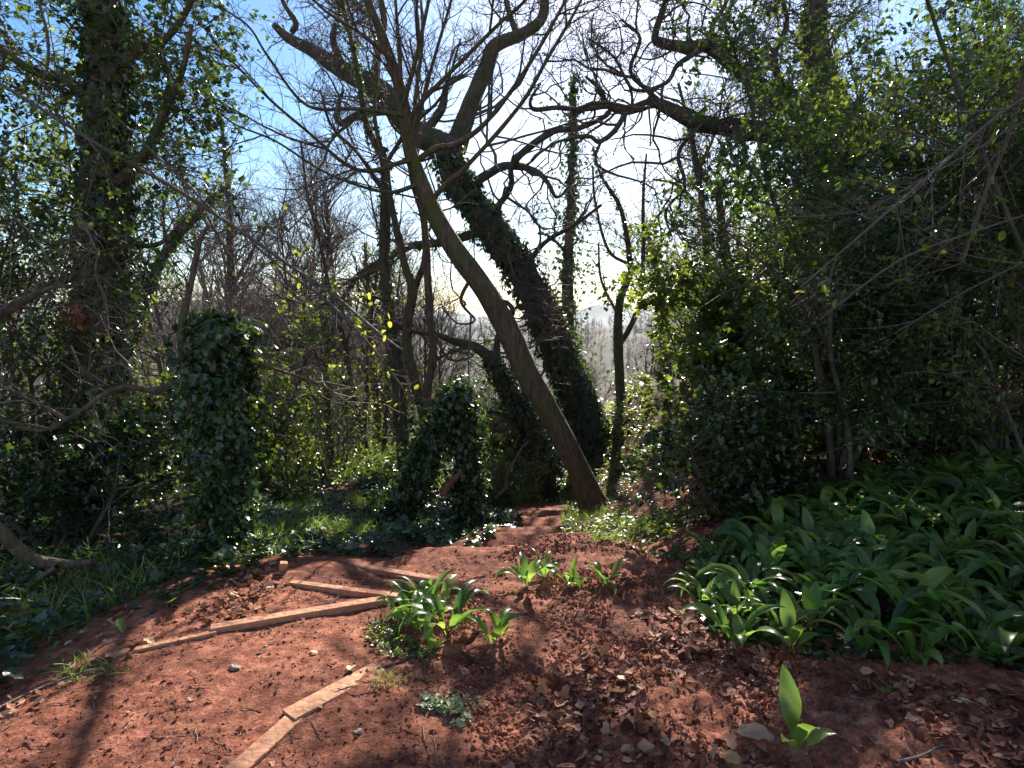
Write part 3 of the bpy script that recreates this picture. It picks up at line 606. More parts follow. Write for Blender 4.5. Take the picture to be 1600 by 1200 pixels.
# ---- ivy-clad broken stump left
t2 = trace([(358, 925, 90), (358, 880, 60), (352, 800, 40), (362, 700, 50), (344, 620, 44), (352, 560, 54), (336, 520, 36), (340, 500, 18)], 4.25, 4.25)
b2 = [trace([(300, 640, 16), (287, 568, 15), (285, 505, 13), (294, 463, 10), (304, 416, 9), (311, 378, 8), (326, 352, 5)], 4.15, 4.1),
      trace([(330, 590, 13), (280, 596, 10), (238, 610, 9), (196, 604, 8), (161, 617, 8), (130, 640, 7), (105, 655, 7), (60, 673, 6), (0, 652, 5), (-60, 620, 4)], 4.15, 3.6), trace([(105, 655, 7), (60, 632, 6), (17, 610, 6), (-40, 590, 5)], 3.75, 3.6),
      trace([(380, 560, 7), (440, 580, 5), (500, 600, 3), (545, 630, 2)], 4.3, 4.7)]
T2 = simple_tree('ivy_clad_stump', 'broken tree stump smothered in dark ivy at the left edge of the muddy path', t2, b2, cat='tree stump', bark=M_BARK, seed=42, tsides=16,
            levels=[dict(n=90, len=.7, ang=1.0, g=.25, up=.05, pts=7, sides=3, rk=.008, rmin=.0018), dict(n=330, len=.3, g=.2, pts=5, sides=3, rmin=.0012)], fork_t=.6,
            ivy=[dict(lines=[t2], n=5600, size=.050, off=.10, stray=420, slen=.30), dict(lines=[(t2[0][20:], t2[1][20:]+.03)], n=1100, size=.055, off=.11, stray=90, slen=.25)])
# ---- ivy-clad stump and fallen limb in the centre
t6 = trace([(734, 850, 34), (732, 800, 28), (731, 740, 25), (729, 690, 25), (726, 640, 24), (719, 610, 20), (714, 598, 12)], 5.9, 5.9)
simple_tree('ivy_clad_stump', 'upright ivy-covered stump in the centre, beside the way down', t6, [trace([(728, 640, 14), (712, 632, 12), (695, 640, 9)], 5.9, 5.8)], cat='tree stump', seed=43, tsides=12, ivy=[dict(lines=[t6], n=3000, size=.050, off=.09, stray=260, slen=.28)])
t6b = trace([(585, 868, 70), (612, 820, 46), (636, 776, 32), (660, 726, 26), (684, 674, 22), (702, 632, 18), (714, 612, 12)], 5.7, 5.85)
simple_tree('fallen_limb', 'slanting dead limb buried under a mound of ivy, propped on the upright stump', t6b, [], cat='fallen limb', seed=44, tsides=12, ivy=[dict(lines=[t6b], n=4300, size=.052, off=.12, stray=320, slen=.30)])
bw = trace([(690, 772, 14), (702, 756, 13), (714, 744, 11), (722, 738, 6)], 5.6, 5.65); mb = MB(); o0 = bw[0][0]; limb(mb, (bw[0]-o0, bw[1]), 8, .3, 3); o = mb.build('broken_branch', M_RED); o.location = o0
tag(o, 'short broken branch with red rotten wood in the ivy mound', 'branch')
# pale stick leaning right of the central stump
lk = trace([(773, 778, 5), (790, 762, 7), (792, 745, 5), (812, 705, 4), (826, 690, 3)], 8.2, 8.4); mb = MB(); o0 = lk[0][0]; limb(mb, (lk[0]-o0, lk[1]), 6, .15, 5); o = mb.build('fallen_branch', M_SMOOTH); o.location = o0
tag(o, 'pale fallen branch leaning just right of the upright central stump', 'branch')

# ---- long thin branches in front, left
def wand(name, label, seqs, d0, d1, seed, tw=(30, 120, 260), leaf=0, lm=M_GLEAF, lp=LEAF, ls=.06, mat_=M_TWIG2, ln=.7, up=.05, cat='branch', group=None, g=.14):
    ls_ = [trace(s, d0, d1) for s in seqs]; rng = rs(seed); base = ls_[0][0][0]
    T = thing(name, base, label, cat, group)
    for l in ls_:
        mb = MB(); limb(mb, (l[0]-base, l[1]), 6, .12, seed); mb.build('stem', mat_, T)
    par = stack([(l[0]-base, l[1]) for l in ls_], 14); mb = MB()
    c1 = grow(par, tw[0], ln, .75, g, up, 7, rng, .05, 1, .006, .0014); c2 = grow(cat2(c1, 8, par), tw[1], ln*.5, .8, g, up, 6, rng, .1, 1, .006, .0012); c3 = grow(c2, tw[2], ln*.2, .8, g, up, 4, rng, .1, 1, .006, .0011)
    for c in (c1, c2, c3): tubes(mb, c[0], c[1], 3)
    mb.build('twigs', mat_, T)
    if leaf:
        mb = MB(); leaf_on_twigs(mb, lp, cat2(c2, 6, c1), leaf, ls, rng); mb.build('leaves', lm, T)
    return T
wand('hanging_branch', 'longest thin grey branch slanting down right across the upper left', [[(-40, 110, 5), (0, 131, 5), (84, 182, 5), (154, 227, 6), (210, 259, 6), (266, 290, 6), (332, 332, 6), (385, 367, 6), (455, 416, 5), (520, 460, 5), (590, 519, 4), (628, 547, 3)], [(150, 154, 3), (210, 210, 3), (308, 304, 3), (360, 352, 3), (430, 370, 2), (500, 410, 2)]], 5.2, 6.6, 51, leaf=170, lp=KITE, ls=.085)
wand('hanging_branch', 'thin branch with yellowing young leaves hanging in front of the slim trunks', [[(400, 385, 4), (455, 430, 4), (510, 470, 5), (570, 530, 4), (610, 580, 3), (640, 620, 3), (668, 650, 2)]], 6.3, 7.0, 52, leaf=90, lm=M_BUD, ls=.07, tw=(20, 60, 80))
wand('hanging_branch', 'sunlit pale bough poking in at the left edge above the looping branch', [[(-60, 520, 22), (0, 490, 18), (40, 468, 13), (80, 450, 7), (130, 445, 4)]], 3.3, 3.6, 53, mat_=M_BARK, tw=(24, 70, 120), ln=.5)
wand('hanging_branch', 'twiggy dead spray hanging in front of the big ivy-clad tree', [[(60, 0, 4), (75, 60, 4), (73, 110, 4), (60, 140, 3)], [(120, 330, 3), (150, 390, 3), (150, 430, 4), (165, 470, 4), (168, 520, 3)], [(110, 540, 3), (130, 580, 3), (160, 600, 3)], [(0, 320, 2), (60, 380, 3), (110, 480, 2)]], 4.6, 4.9, 54, tw=(40, 160, 300), ln=.5, g=.3)
wand('mossy_root', 'curved mossy limb lying in the ground ivy at the far left', [[(-60, 790, 26), (0, 829, 23), (35, 864, 21), (88, 881, 17), (147, 878, 10)], [(90, 885, 9), (60, 905, 7), (45, 920, 4)]], 3.4, 3.7, 55, mat_=M_BARK, tw=(10, 20, 20), ln=.3)
# right-hand rods
wand('arching_stem', 'long pale rod slanting down from the upper right corner', [[(1640, 130, 4), (1560, 180, 5), (1480, 250, 5), (1400, 320, 4), (1330, 380, 3), (1250, 450, 3)], [(1600, 110, 5), (1580, 200, 6), (1540, 300, 6), (1500, 420, 6)]], 3.4, 4.0, 61, leaf=90, ls=.055, ln=.6, g=.08, lm=M_GLEAF)
wand('arching_stem', 'thin straight rods fanning across the shrubs below the upper right corner', [[(1620, 330, 3), (1500, 370, 4), (1400, 410, 4), (1280, 500, 3)], [(1620, 400, 3), (1500, 460, 3), (1400, 520, 3)], [(1600, 190, 3), (1460, 270, 3), (1340, 330, 2), (1200, 340, 2)]], 3.6, 4.4, 62, leaf=140, ls=.055, ln=.6, g=.08, lm=M_GLEAF)

# ================================================================== SHRUBS
def shrub(name, label, x, y, h, rad, seed, stems=9, leafn=9000, ls=.05, lm=M_GLEAF, lp=LEAF, group=None, lean=(0, 0, 0), up=.02, t0=.1, g=.14, tw=(80, 420, 1500), srad=.022, z=None, droop=.2):
    leafn = int(leafn*(1.6 if h < 4 else .95)); tw = (int(tw[0]*1.4), int(tw[1]*1.5), int(tw[2]*1.6)); rng = rs(seed); z = float(H(x, y))-.05 if z is None else z
    T = thing(name, (x, y, z), label, 'shrub', group); base = (x, y, z)
    S_ = []
    for j in range(stems):
        a = rng.rand()*2*PI; o_ = rad*.22*math.sqrt(rng.rand()); hh = h*(.6+.42*rng.rand()); e = rad*(.25+.6*rng.rand())
        p = [(math.cos(a)*o_, math.sin(a)*o_, 0)]; d = np.array((math.cos(a)*e/hh+lean[0], math.sin(a)*e/hh+lean[1], 1.0))
        q = np.array(p[0]); r = [srad*(.7+.6*rng.rand())]
        for k in range(6):
            d = d+rng.randn(3)*.13; q = q+d*hh/6; p.append(q); r.append(r[0]*(1-.13*(k+1)))
        S_.append(smooth_line(p, r, 3))
    for l in S_:
        mb = MB(); limb(mb, l, 7, .1, seed); mb.build('stem', M_OAK, T)
    par = stack(S_, 14); mb = MB()
    c1 = grow(par, tw[0], rad*.75, 1.1, g, up, 7, rng, t0, 1, .009, .002, shrink=.35); c2 = grow(cat2(c1, 8, par), tw[1], rad*.38, 1.0, g, up, 6, rng, t0, 1, .007, .0016); c3 = grow(c2, tw[2], rad*.2, .9, g, up, 5, rng, .1, 1, .006, .0013)
    c2 = open_to_sun(c2, base, .3, rng); c3 = open_to_sun(c3, base, .3, rng)
    for c in (c1, c2, c3): tubes(mb, c[0], c[1], 3)
    mb.build('twigs', M_TWIG, T)
    mb = MB(); leaf_on_twigs(mb, lp, cat2(c3, 6, c2), leafn, ls, rng, t0=.1, droop=droop); mb.build('leaves', lm, T)
    return T
gs = 'dense evergreen shrubs walling the right side'
shrub('evergreen_shrub', 'sunlit ivy-leaved shrub beside the huge leaning oak, just right of the path', 2.3, 6.4, 2.15, .85, 71, leafn=9000, ls=.065, lp=IVY, group=gs, stems=9)
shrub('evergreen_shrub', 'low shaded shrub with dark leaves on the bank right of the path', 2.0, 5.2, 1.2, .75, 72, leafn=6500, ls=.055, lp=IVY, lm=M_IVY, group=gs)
shrub('evergreen_shrub', 'tall shrub of small yellow-green leaves behind the garlic bed', 3.9, 6.6, 4.4, 1.5, 73, leafn=16000, ls=.052, group=gs, stems=13, tw=(130, 800, 2600))
shrub('evergreen_shrub', 'dark stemmed shrub with two black upright stems behind the garlic bed', 3.0, 5.4, 3.0, 1.2, 74, leafn=9000, ls=.055, lm=M_HOLLY, group=gs, stems=5, srad=.03, t0=.08)
shrub('evergreen_shrub', 'tall dense shrub filling the right edge at mid height', 4.4, 5.3, 3.9, 1.6, 75, leafn=15000, ls=.055, lm=M_HOLLY, group=gs, stems=12, tw=(130, 800, 2600))
shrub('evergreen_shrub', 'leafy shrub overhanging from the right edge of the frame', 4.1, 4.2, 4.0, 1.2, 76, leafn=9000, ls=.05, group=gs, stems=8, t0=.15)
shrub('evergreen_shrub', 'highest shrub, reaching up under the gnarled oak boughs', 4.8, 8.6, 5.4, 1.6, 77, leafn=6000, ls=.065, group=gs, stems=12, tw=(130, 900, 3000), lp=KITE)
shrub('evergreen_shrub', 'back shrub glimpsed between the gnarled oak and the frame edge', 6.0, 8.2, 5.6, 2.1, 78, leafn=8000, ls=.07, group=gs, stems=12, tw=(130, 900, 3000), lm=M_HOLLY, lp=KITE)
shrub('evergreen_shrub', 'loose shrub of bright leaves below the pair of tall thin trunks', 3.2, 8.8, 2.5, 1.2, 79, leafn=8000, ls=.065, group=gs, stems=9, lp=KITE)
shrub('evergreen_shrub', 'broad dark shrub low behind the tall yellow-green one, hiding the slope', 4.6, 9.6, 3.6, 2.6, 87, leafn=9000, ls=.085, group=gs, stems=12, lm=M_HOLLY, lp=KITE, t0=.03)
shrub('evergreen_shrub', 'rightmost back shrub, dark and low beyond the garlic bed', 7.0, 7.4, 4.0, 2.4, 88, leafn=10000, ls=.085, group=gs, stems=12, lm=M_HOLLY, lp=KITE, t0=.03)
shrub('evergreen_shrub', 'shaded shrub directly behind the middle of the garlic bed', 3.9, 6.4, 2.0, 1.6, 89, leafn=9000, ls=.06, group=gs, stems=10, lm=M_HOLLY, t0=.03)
shrub('evergreen_shrub', 'thick bush under the gnarled oak at its trunk', 5.8, 11.5, 4.6, 2.8, 90, leafn=8000, ls=.10, group=gs, stems=12, lp=KITE, t0=.03)
gl = 'leafy evergreens crowding the left edge'
shrub('evergreen_shrub', 'tall holly-dark shrub left of the massive ivy-smothered tree', -5.0, 5.6, 5.2, 1.5, 81, leafn=13000, ls=.055, lm=M_HOLLY, group=gl, stems=11, tw=(120, 700, 2400))
shrub('evergreen_shrub', 'tall green shrub at the back behind the massive ivy-smothered tree', -6.6, 8.0, 6.8, 2.0, 82, leafn=14000, ls=.075, group=gl, stems=12, lp=KITE, tw=(120, 800, 2600))
shrub('evergreen_shrub', 'low glossy undergrowth shrub at the foot of the massive tree', -3.7, 4.9, 1.2, 1.0, 83, leafn=6500, ls=.055, lp=IVY, lm=M_IVY, group=gl)
shrub('evergreen_shrub', 'bright green shrub between the massive tree and the ivy-clad stump', -3.4, 7.4, 2.3, 1.1, 84, leafn=6000, ls=.06, group=gl, lp=KITE)
shrub('evergreen_shrub', 'small rounded ivy bush behind the dark tree at the bend of the path', -.35, 12.0, 1.9, .95, 85, leafn=5000, ls=.075, group=None, lm=M_HOLLY, lp=KITE)
shrub('evergreen_shrub', 'leafy bush hugging the foot of the huge leaning oak on its left', .45, 11.8, 1.7, .8, 86, leafn=3800, ls=.075, lm=M_HOLLY, lp=KITE)
# scrub on the slope left of centre
rng = rs(5); gg = 'sparse twiggy bushes on the slope beyond the ground ivy'
for j, (px, d, h, lab) in enumerate([(455, 8.5, 1.6, 'sparse bush nearest the ivy-clad stump on the slope'), (520, 10, 1.8, 'sparse bush with fine twigs in front of the thin leaning sapling'), (575, 12.5, 2.0, 'sparse bush behind the thin leaning sapling'), (430, 12, 2.4, 'taller sparse bush farther down the slope'), (700, 14, 2.0, 'sparse bush behind the central ivy mound'), (780, 9.3, 1.1, 'low leafy bush between the central stump and the dark bending tree')]):
    q = P(px, 700, d); shrub('scrub_bush', lab, q[0], d, h, h*.55, 90+j, leafn=1100 if j < 5 else 2600, ls=.05, lp=KITE, lm=M_GLEAF if j % 2 else M_BUD if j == 0 else M_GLEAF, stems=9, tw=(70, 300, 700), srad=.012, group=gg)

# ================================================================== BARE TREES DOWN THE SLOPE
def bare_proto(seed, h, name, spread=.35, bark=M_BARK, lean=.05):
    rng = rs(seed); T = thing(name, (0, 0, 0), 'x', 'tree')
    def shoot(p0, d, L, r0, n=7, w=.10):
        p = [np.array(p0, float)]; r = [r0]; d = np.array(d, float)
        for k in range(n):
            d = d+rng.randn(3)*w; d[2] += .04; d /= np.linalg.norm(d); p.append(p[-1]+d*L/n); r.append(r0*(1-.85*(k+1)/n))
        return smooth_line(p, r, 2)
    tr = shoot((0, 0, -.4), (rng.randn()*lean, rng.randn()*lean, 1), h, h*.013, 9, .06)
    mb = MB(); limb(mb, tr, 9, .1, seed); mb.build('trunk', bark, T)
    par = stack([tr], 16)
    mb = MB(); c1 = grow(par, 26, h*.42, .75, .13, .08, 9, rng, .28, 1, .011, .006, shrink=.6); c2 = grow(c1, 190, h*.17, .8, .16, .06, 6, rng, .15, 1, .010, .005); c3 = grow(c2, 1100, h*.075, .8, .16, .05, 5, rng, .1, 1, .008, .0045)
    for c, s in ((c1, 4), (c2, 3), (c3, 3)): tubes(mb, c[0], c[1], s)
    mb.build('crown', M_FARW, T); return T
protos = [bare_proto(200+j, h, 'bare_tree') for j, h in enumerate((9, 11, 12, 8, 13))]
rng = rs(77); spots = []
for j in range(14):   # thin upright stems close behind the slim trunks
    y = rng.uniform(10.5, 19); spots.append((rng.uniform(-.40, -.06)*y, y))
while len(spots) < 108:
    y = 15+75*rng.rand()**1.35; u = rng.uniform(-.62, .42)
    x = u*y
    if abs(u-.05) < .17 and y < 34 : continue
    if u > .02 and y < 22: continue
    if any((x-a)**2+(y-b)**2 < (1.2+.03*y)**2 for a, b in spots): continue
    spots.append((x, y))
used = set()
def ordn(n):
    small = 'zeroth first second third fourth fifth sixth seventh eighth ninth tenth eleventh twelfth thirteenth fourteenth fifteenth sixteenth seventeenth eighteenth nineteenth'.split()
    if n < 20: return small[n]
    t_, u_ = divmod(n, 10); return (['twentieth', 'thirtieth', 'fortieth', 'fiftieth', 'sixtieth'][t_-2]) if u_ == 0 else ['twenty', 'thirty', 'forty', 'fifty', 'sixty'][t_-2]+'-'+small[u_]
ORD = dict((q, j) for j, q in enumerate(sorted([p for p in spots if p[1] < 30], key=lambda p: p[0]/p[1])))
for (x, y) in spots:
    k = rng.randint(5); o = protos[k] if k not in used else dup(protos[k]); used.add(k)
    s = .75+.4*rng.rand()
    if y > 26: s *= 1.0
    # keep crowns below the open sky in the middle of the valley view
    top = 1.6 + y*(.20 if x/y < -.25 else .07 if x/y < -.06 else -.0)
    z = float(H(x, y)); hgt = (9, 11, 12, 8, 13)[k]
    s = min(s*1.25, max(.35, (top-z)/hgt*(.8+.35*rng.rand())))
    o.location = (x, y, z-.1); o.rotation_euler = (0, 0, rng.rand()*6.28); o.scale = (s, s, s)
    near = y < 30
    nth = ORD.get((x, y), 99); nth = ordn(nth+1) if nth < 98 else ''
    tag(o, nth+' from the left of the slim bare trees standing on the near slope' if near else 'distant bare tree in the leafless wood down in the valley', 'tree',
        'bare trees on the near slope' if near else 'bare trees down in the valley')
for k, o in enumerate(protos):
    if k not in used: print('unused proto', k)

# far wood: one mass
def far_wood():
    rng = rs(301); mb = MB(); n = 1500; T_ = []
    x = rng.uniform(-260, 260, n*3); y = rng.uniform(85, 460, n*3)
    ok = (np.abs(x/y) < .75) & (fbm(x/40, y/40, 0, 66, 2) > -.25-.9*sst(-20, -80, x)); x = x[ok][:n]; y = y[ok][:n]; z = H0(x, y); m = len(x)
    h = rng.uniform(6, 10, m)
    base = np.stack([x, y, z], -1)
    tr = np.stack([base, base+np.stack([rng.randn(m)*.4, rng.randn(m)*.4, h*.9], -1)], 1)
    tubes(mb, tr, np.stack([h*.016, h*.004], -1), 3)
    K = 26
    idx = np.repeat(np.arange(m), K); t = rng.uniform(.2, .95, m*K); p0 = base[idx]+np.stack([0*t, 0*t, t*h[idx]], -1)
    a = rng.rand(m*K)*6.28; L = h[idx]*.36*(1.15-t)*(.6+.7*rng.rand(m*K)); el = rng.uniform(.2, 1.1, m*K)
    d = np.stack([np.cos(a)*np.cos(el), np.sin(a)*np.cos(el), np.sin(el)], -1)
    p1 = p0+d*(L*.55)[:, None]; d2 = d+rng.randn(m*K, 3)*.3; d2[:, 2] += .3; p2 = p1+nrm(d2)*(L*.55)[:, None]
    tubes(mb, np.stack([p0, p1, p2], 1), np.stack([L*.022+.02, L*.015+.018, 0*L+.015], -1), 3)
    idx2 = rng.randint(0, m*K, m*45); q0 = p1[idx2]+(p2[idx2]-p1[idx2])*rng.rand(len(idx2), 1); d3 = d[idx2]+rng.randn(len(idx2), 3)*.7; q1 = q0+nrm(d3)*rng.uniform(.5, 1.3, (len(idx2), 1))
    tubes(mb, np.stack([q0, q1], 1), np.full((len(idx2), 2), .022), 3)
    tag(mb.build('far_wood', M_FARW), 'leafless brown wood filling the valley and the hillside at the left', 'wood', kind='stuff')
far_wood()

# valley houses glimpsed through the branches
def box(mb, x0, x1, y0, y1, z0, z1):
    v = [(x0, y0, z0), (x1, y0, z0), (x1, y1, z0), (x0, y1, z0), (x0, y0, z1), (x1, y0, z1), (x1, y1, z1), (x0, y1, z1)]
    mb.add(v, [np.array([(3, 2, 1, 0), (4, 5, 6, 7), (0, 1, 5, 4), (1, 2, 6, 5), (2, 3, 7, 6), (3, 0, 4, 7)])], .5, False)
def flatmat(name, c, r=.7):
    m, t, o = mat(name); p = N(t, 'ShaderNodeBsdfPrincipled', Roughness=r); tcd = N(t, 'ShaderNodeTexCoord'); n = N(t, 'ShaderNodeTexNoise', Scale=3.0, Detail=5.0); t.links.new(tcd.outputs['Object'], n.inputs['Vector'])
    rr = ramp(t, n.outputs['Fac'], [(.3, tuple(q*.75 for q in c)), (.7, c)]); t.links.new(rr.outputs[0], p.inputs['Base Color']); t.links.new(p.outputs[0], o.inputs['Surface']); return m
M_WALL = flatmat('render_wall', (.62, .58, .52)); M_ROOF = flatmat('slate_roof', (.34, .34, .37), .5); M_WIN = flatmat('window_glass', (.05, .06, .07), .1); M_BRICK = flatmat('brick', (.33, .17, .12))
def house(label, px, py, d, w, dep, h, rot):
    q = P(px, py, d); x, y = q[0], q[1]; z = float(H(x, y))-.6
    T = thing('house', (x, y, z), label, 'house', 'houses down in the valley'); T.rotation_euler = (0, 0, rot)
    mb = MB(); box(mb, -w/2, w/2, -dep/2, dep/2, 0, h); g = h+dep*.42
    mb.add([(-w/2, -dep/2, h), (-w/2, dep/2, h), (-w/2, 0, g-.15), (w/2, -dep/2, h), (w/2, dep/2, h), (w/2, 0, g-.15)], [np.array([(0, 2, 1), (3, 4, 5)])], .5, False); mb.build('wall', M_WALL, T)
    mb = MB(); e = .4; v = []
    for s in (-1, 1):
        v = [(-w/2-e, s*(dep/2+e), h-.17), (w/2+e, s*(dep/2+e), h-.17), (w/2+e, 0, g), (-w/2-e, 0, g), (-w/2-e, s*(dep/2+e), h-.02), (w/2+e, s*(dep/2+e), h-.02), (w/2+e, 0, g+.15), (-w/2-e, 0, g+.15)]
        mb.add(v, [np.array([(3, 2, 1, 0), (4, 5, 6, 7), (0, 1, 5, 4), (1, 2, 6, 5), (3, 0, 4, 7)])], .5, False)
    R_ = mb.build('roof', M_ROOF, T)
    mb = MB(); box(mb, w*.3, w*.3+.8, -.35, .35, g-.4, g+1.1); mb.build('chimney', M_BRICK, R_)
    for lv in range(2):
        for k in range(4):
            xx = -w/2+w*(k+.5)/4; mb = MB(); box(mb, xx-.5, xx+.5, -dep/2-.04, -dep/2+.05, .9+lv*2.6, 2.1+lv*2.6); mb.build('window', M_WIN, T)
house('pale house with a grey roof glimpsed left through the twigs, near the ivy-clad stump', 455, 600, 135, 15, 9, 5.4, .25)
house('pale house half hidden by bare twigs in the valley, left of the slim trunks', 520, 628, 120, 12, 8, 5.2, -.3)
house('house with a broad grey roof glimpsed between the central stump and the dark bending tree', 765, 676, 100, 14, 9, 4.6, .1)

# ================================================================== GROUND COVER
def inpoly(x, y, poly):
    c = np.zeros(len(x), bool); n = len(poly)
    for i in range(n):
        x1, y1 = poly[i][:2]; x2, y2 = poly[(i+1) % n][:2]
        k = (y1 > y) != (y2 > y); k &= x < (x2-x1)*(y-y1)/(y2-y1+1e-12)+x1; c ^= k
    return c
def scatter(poly, n, rng, feather=.0, clump=0., seed=0, sc=1.5):
    poly = np.array([p[:2] for p in poly]); lo = poly.min(0); hi = poly.max(0); X_, Y_ = [], []
    tot = 0
    while tot < n:
        x = rng.uniform(lo[0], hi[0], n*2); y = rng.uniform(lo[1], hi[1], n*2)
        jx = x+feather*fbm(x*2, y*2, 0, seed, 3); jy = y+feather*fbm(x*2+9, y*2, 0, seed+3, 3)
        k = inpoly(jx, jy, poly)
        if clump: k &= rng.rand(len(x)) < np.clip(.55+clump*fbm(x*sc, y*sc, 0, seed+9, 3), 0.03, 1)
        X_.append(x[k]); Y_.append(y[k]); tot += k.sum()
    x = np.concatenate(X_)[:n]; y = np.concatenate(Y_)[:n]; return x, y
def GP(*pts): return [G(*p) for p in pts]
def ground_leaves(name, label, cat, poly, n, size, hmax, m, proto, seed, clump=.8, feather=.12, upright=.5, hk=1.5, sc=1.5):
    rng = rs(seed); x, y = scatter(poly, n, rng, feather, clump, seed, sc); z = H(x, y)
    mound = np.clip(.5+.8*fbm(x*2.2, y*2.2, 0, seed+20, 3), .05, 1.3)
    pos = np.stack([x, y, z+.01+hmax*mound*rng.rand(n)**hk], -1)
    ax = rng.randn(n, 3); ax[:, 2] *= .3; nr = rng.randn(n, 3)*upright*.62; nr[:, 2] += 1
    mb = MB(); leaves(mb, proto, pos, ax, nr, size*(.5+.9*rng.rand(n)), rng)
    return tag(mb.build(name, m), label, cat, kind='stuff')
LEFTP = [(-6.5, 2.0), (-2.7, 1.9), G(0, 1085), G(120, 1035), G(200, 990), G(300, 945), G(400, 905), G(440, 885), (-1.9, 5.6), (-3.0, 7.5), (-7.5, 7.5)]
ground_leaves('ground_ivy', 'dark ivy carpeting the ground along the left edge of the path', 'ground cover', LEFTP, 15000, .062, .16, M_IVY, IVY, 401)
CENP = [G(425, 895), G(500, 872), G(600, 872), G(700, 872), G(780, 862), G(815, 845), (.0, 7.2), (-.3, 9.0), (-3.5, 9.5), (-2.6, 6.0)]
ground_leaves('ground_ivy', 'sunlit ivy over the ground around the central stump', 'ground cover', CENP, 14000, .055, .20, M_IVY, IVY, 402)
RP = [G(880, 865), G(935, 850), G(1010, 870), G(1090, 905), (2.6, 4.2), (5.5, 5.5), (5.5, 9), (.8, 11.0), (.75, 8.5), (.72, 7.0)]
ground_leaves('ground_ivy', 'mixed ivy and low weeds on the bank right of the path', 'ground cover', RP, 14000, .055, .17, M_GLEAF, LEAF, 403)
FP = [(-2.8, 9.2), (-.1, 9.0), (.15, 11.0), (.9, 11.2), (2.4, 9.6), (3.0, 14.0), (-4, 14.0)]
ground_leaves('low_weeds', 'bright green weeds where the path bends out of sight', 'ground cover', FP, 9000, .08, .25, M_GLEAF, LEAF, 404)
SL = [(-14, 8), (-3.0, 7.8), (3, 13.5), (6, 20), (-16, 28)]
ground_leaves('bramble_scrub', 'tangled olive scrub on the slope beyond the ground ivy', 'ground cover', SL, 15000, .13, .55, M_GLEAF, LEAF, 405, feather=.5)
BIGR = [(3.0, 3.6), (6, 3.0), (9, 9), (4, 10)]
ground_leaves('leaf_litter', 'brown dead leaves and weeds under the right-hand shrubs', 'leaf litter', BIGR, 8000, .06, .06, M_DRY, LEAF, 406)

def blades(name, label, poly, n, hgt, m, seed, w=.004, clump=1.2, obj_kind='stuff', base=None, cat='grass', xy=None, group=None, lean=.35):
    rng = rs(seed)
    if xy is None: x, y = scatter(poly, n, rng, .15, clump, seed, 2.5)
    else: x, y = xy
    n = len(x); z = H(x, y); p = np.stack([x, y, z-.005], -1); d = rng.randn(n, 3)*lean; d[:, 2] = 1; d = nrm(d); L = hgt*(.5+.8*rng.rand(n)); side = nrm(np.cross(d, nrm(rng.randn(n, 3))))
    V = []; K = 5
    for k in range(K):
        t = k/(K-1); ww = w*(1-t**1.6)+.0004; c = p+d*(L*t)[:, None]; hz = d*np.array((1, 1, 0)); c = c+hz*(L*t*t*.7)[:, None]; c[:, 2] -= L*t*t*.22
        V += [c-side*ww, c+side*ww]
    V = np.stack(V, 1); off = (np.arange(n)*2*K)[:, None, None]; f = np.array([(2*k, 2*k+1, 2*k+3, 2*k+2) for k in range(K-1)])
    mb = MB(); o0 = None
    VV = V.reshape(-1, 3)
    if base is not None: VV = VV-np.array(base)
    mb.add(VV, [(off+f[None]).reshape(-1, 4)], np.repeat(rng.rand(n), K-1), True)
    o = mb.build(name, m)
    if base is not None: o.location = base
    tag(o, label, cat, group, obj_kind)
    return o
blades('grass', 'bright grass among the ivy between the ivy-clad stump and the central ivy mound', [G(420, 880), G(520, 868), G(640, 850), (-.8, 7.4), (-3.0, 7.2), (-2.6, 5.2)], 3800, .17, M_GRASS, 411, .0035)
blades('grass', 'grass blades in the ground ivy at the left edge', [(-5, 3), G(100, 1000), G(260, 930), (-2.4, 4.4), (-5, 5)], 900, .22, M_GRASS, 412, .005, 1.6)
blades('grass', 'grass tufts on the bank at the foot of the slender leaning trunk', [G(900, 870), G(1000, 870), (1.4, 6.0), (1.2, 8.5), (.7, 8.5)], 1300, .16, M_GRASS, 413, .0035)
blades('grass', 'pale rough grass on the slope far below the ground ivy', [(-13, 9), (-2, 8.5), (2, 16), (-14, 24)], 7000, .5, M_GRASS, 414, .009, 1.2)

# ================================================================== WILD GARLIC
def strap(mb, base, az, L, w, arch, rng, stalk=.32, twist=0.):
    K = 11; d = np.array((math.cos(az), math.sin(az), 0)); s = np.array((-math.sin(az), math.cos(az), 0))
    a = math.radians(82-rng.uniform(0, 22)); p = np.array(base, float); V = []; ph = rng.rand()*6
    for k in range(K):
        t = k/(K-1)
        tt = np.clip((t-stalk*.6)/(1-stalk*.6), 0, 1)
        ww = w*(.07+.93*math.sin(PI*tt**.80)**.85) if tt > 0 else w*.07
        if k == K-1: ww = w*.015
        rip = .10*ww*math.sin(ph+t*14); tw = twist*t; n = np.array((-math.sin(a)*d[0], -math.sin(a)*d[1], math.cos(a))); sd = s*math.cos(tw)+n*math.sin(tw)
        V += [p-sd*ww+n*(ww*.30+rip), p-sd*ww*.5+n*ww*.05, p, p+sd*ww*.5+n*ww*.05, p+sd*ww+n*(ww*.30-rip)]
        p = p+(d*math.cos(a)+np.array((0, 0, math.sin(a))))*L/(K-1); a -= arch*(.25+1.6*t)/(K-1)
    f = [(5*k+j, 5*k+j+1, 5*k+6+j, 5*k+5+j) for k in range(K-1) for j in range(4)]
    mb.add(V, [np.array(f)], rng.rand(), True)
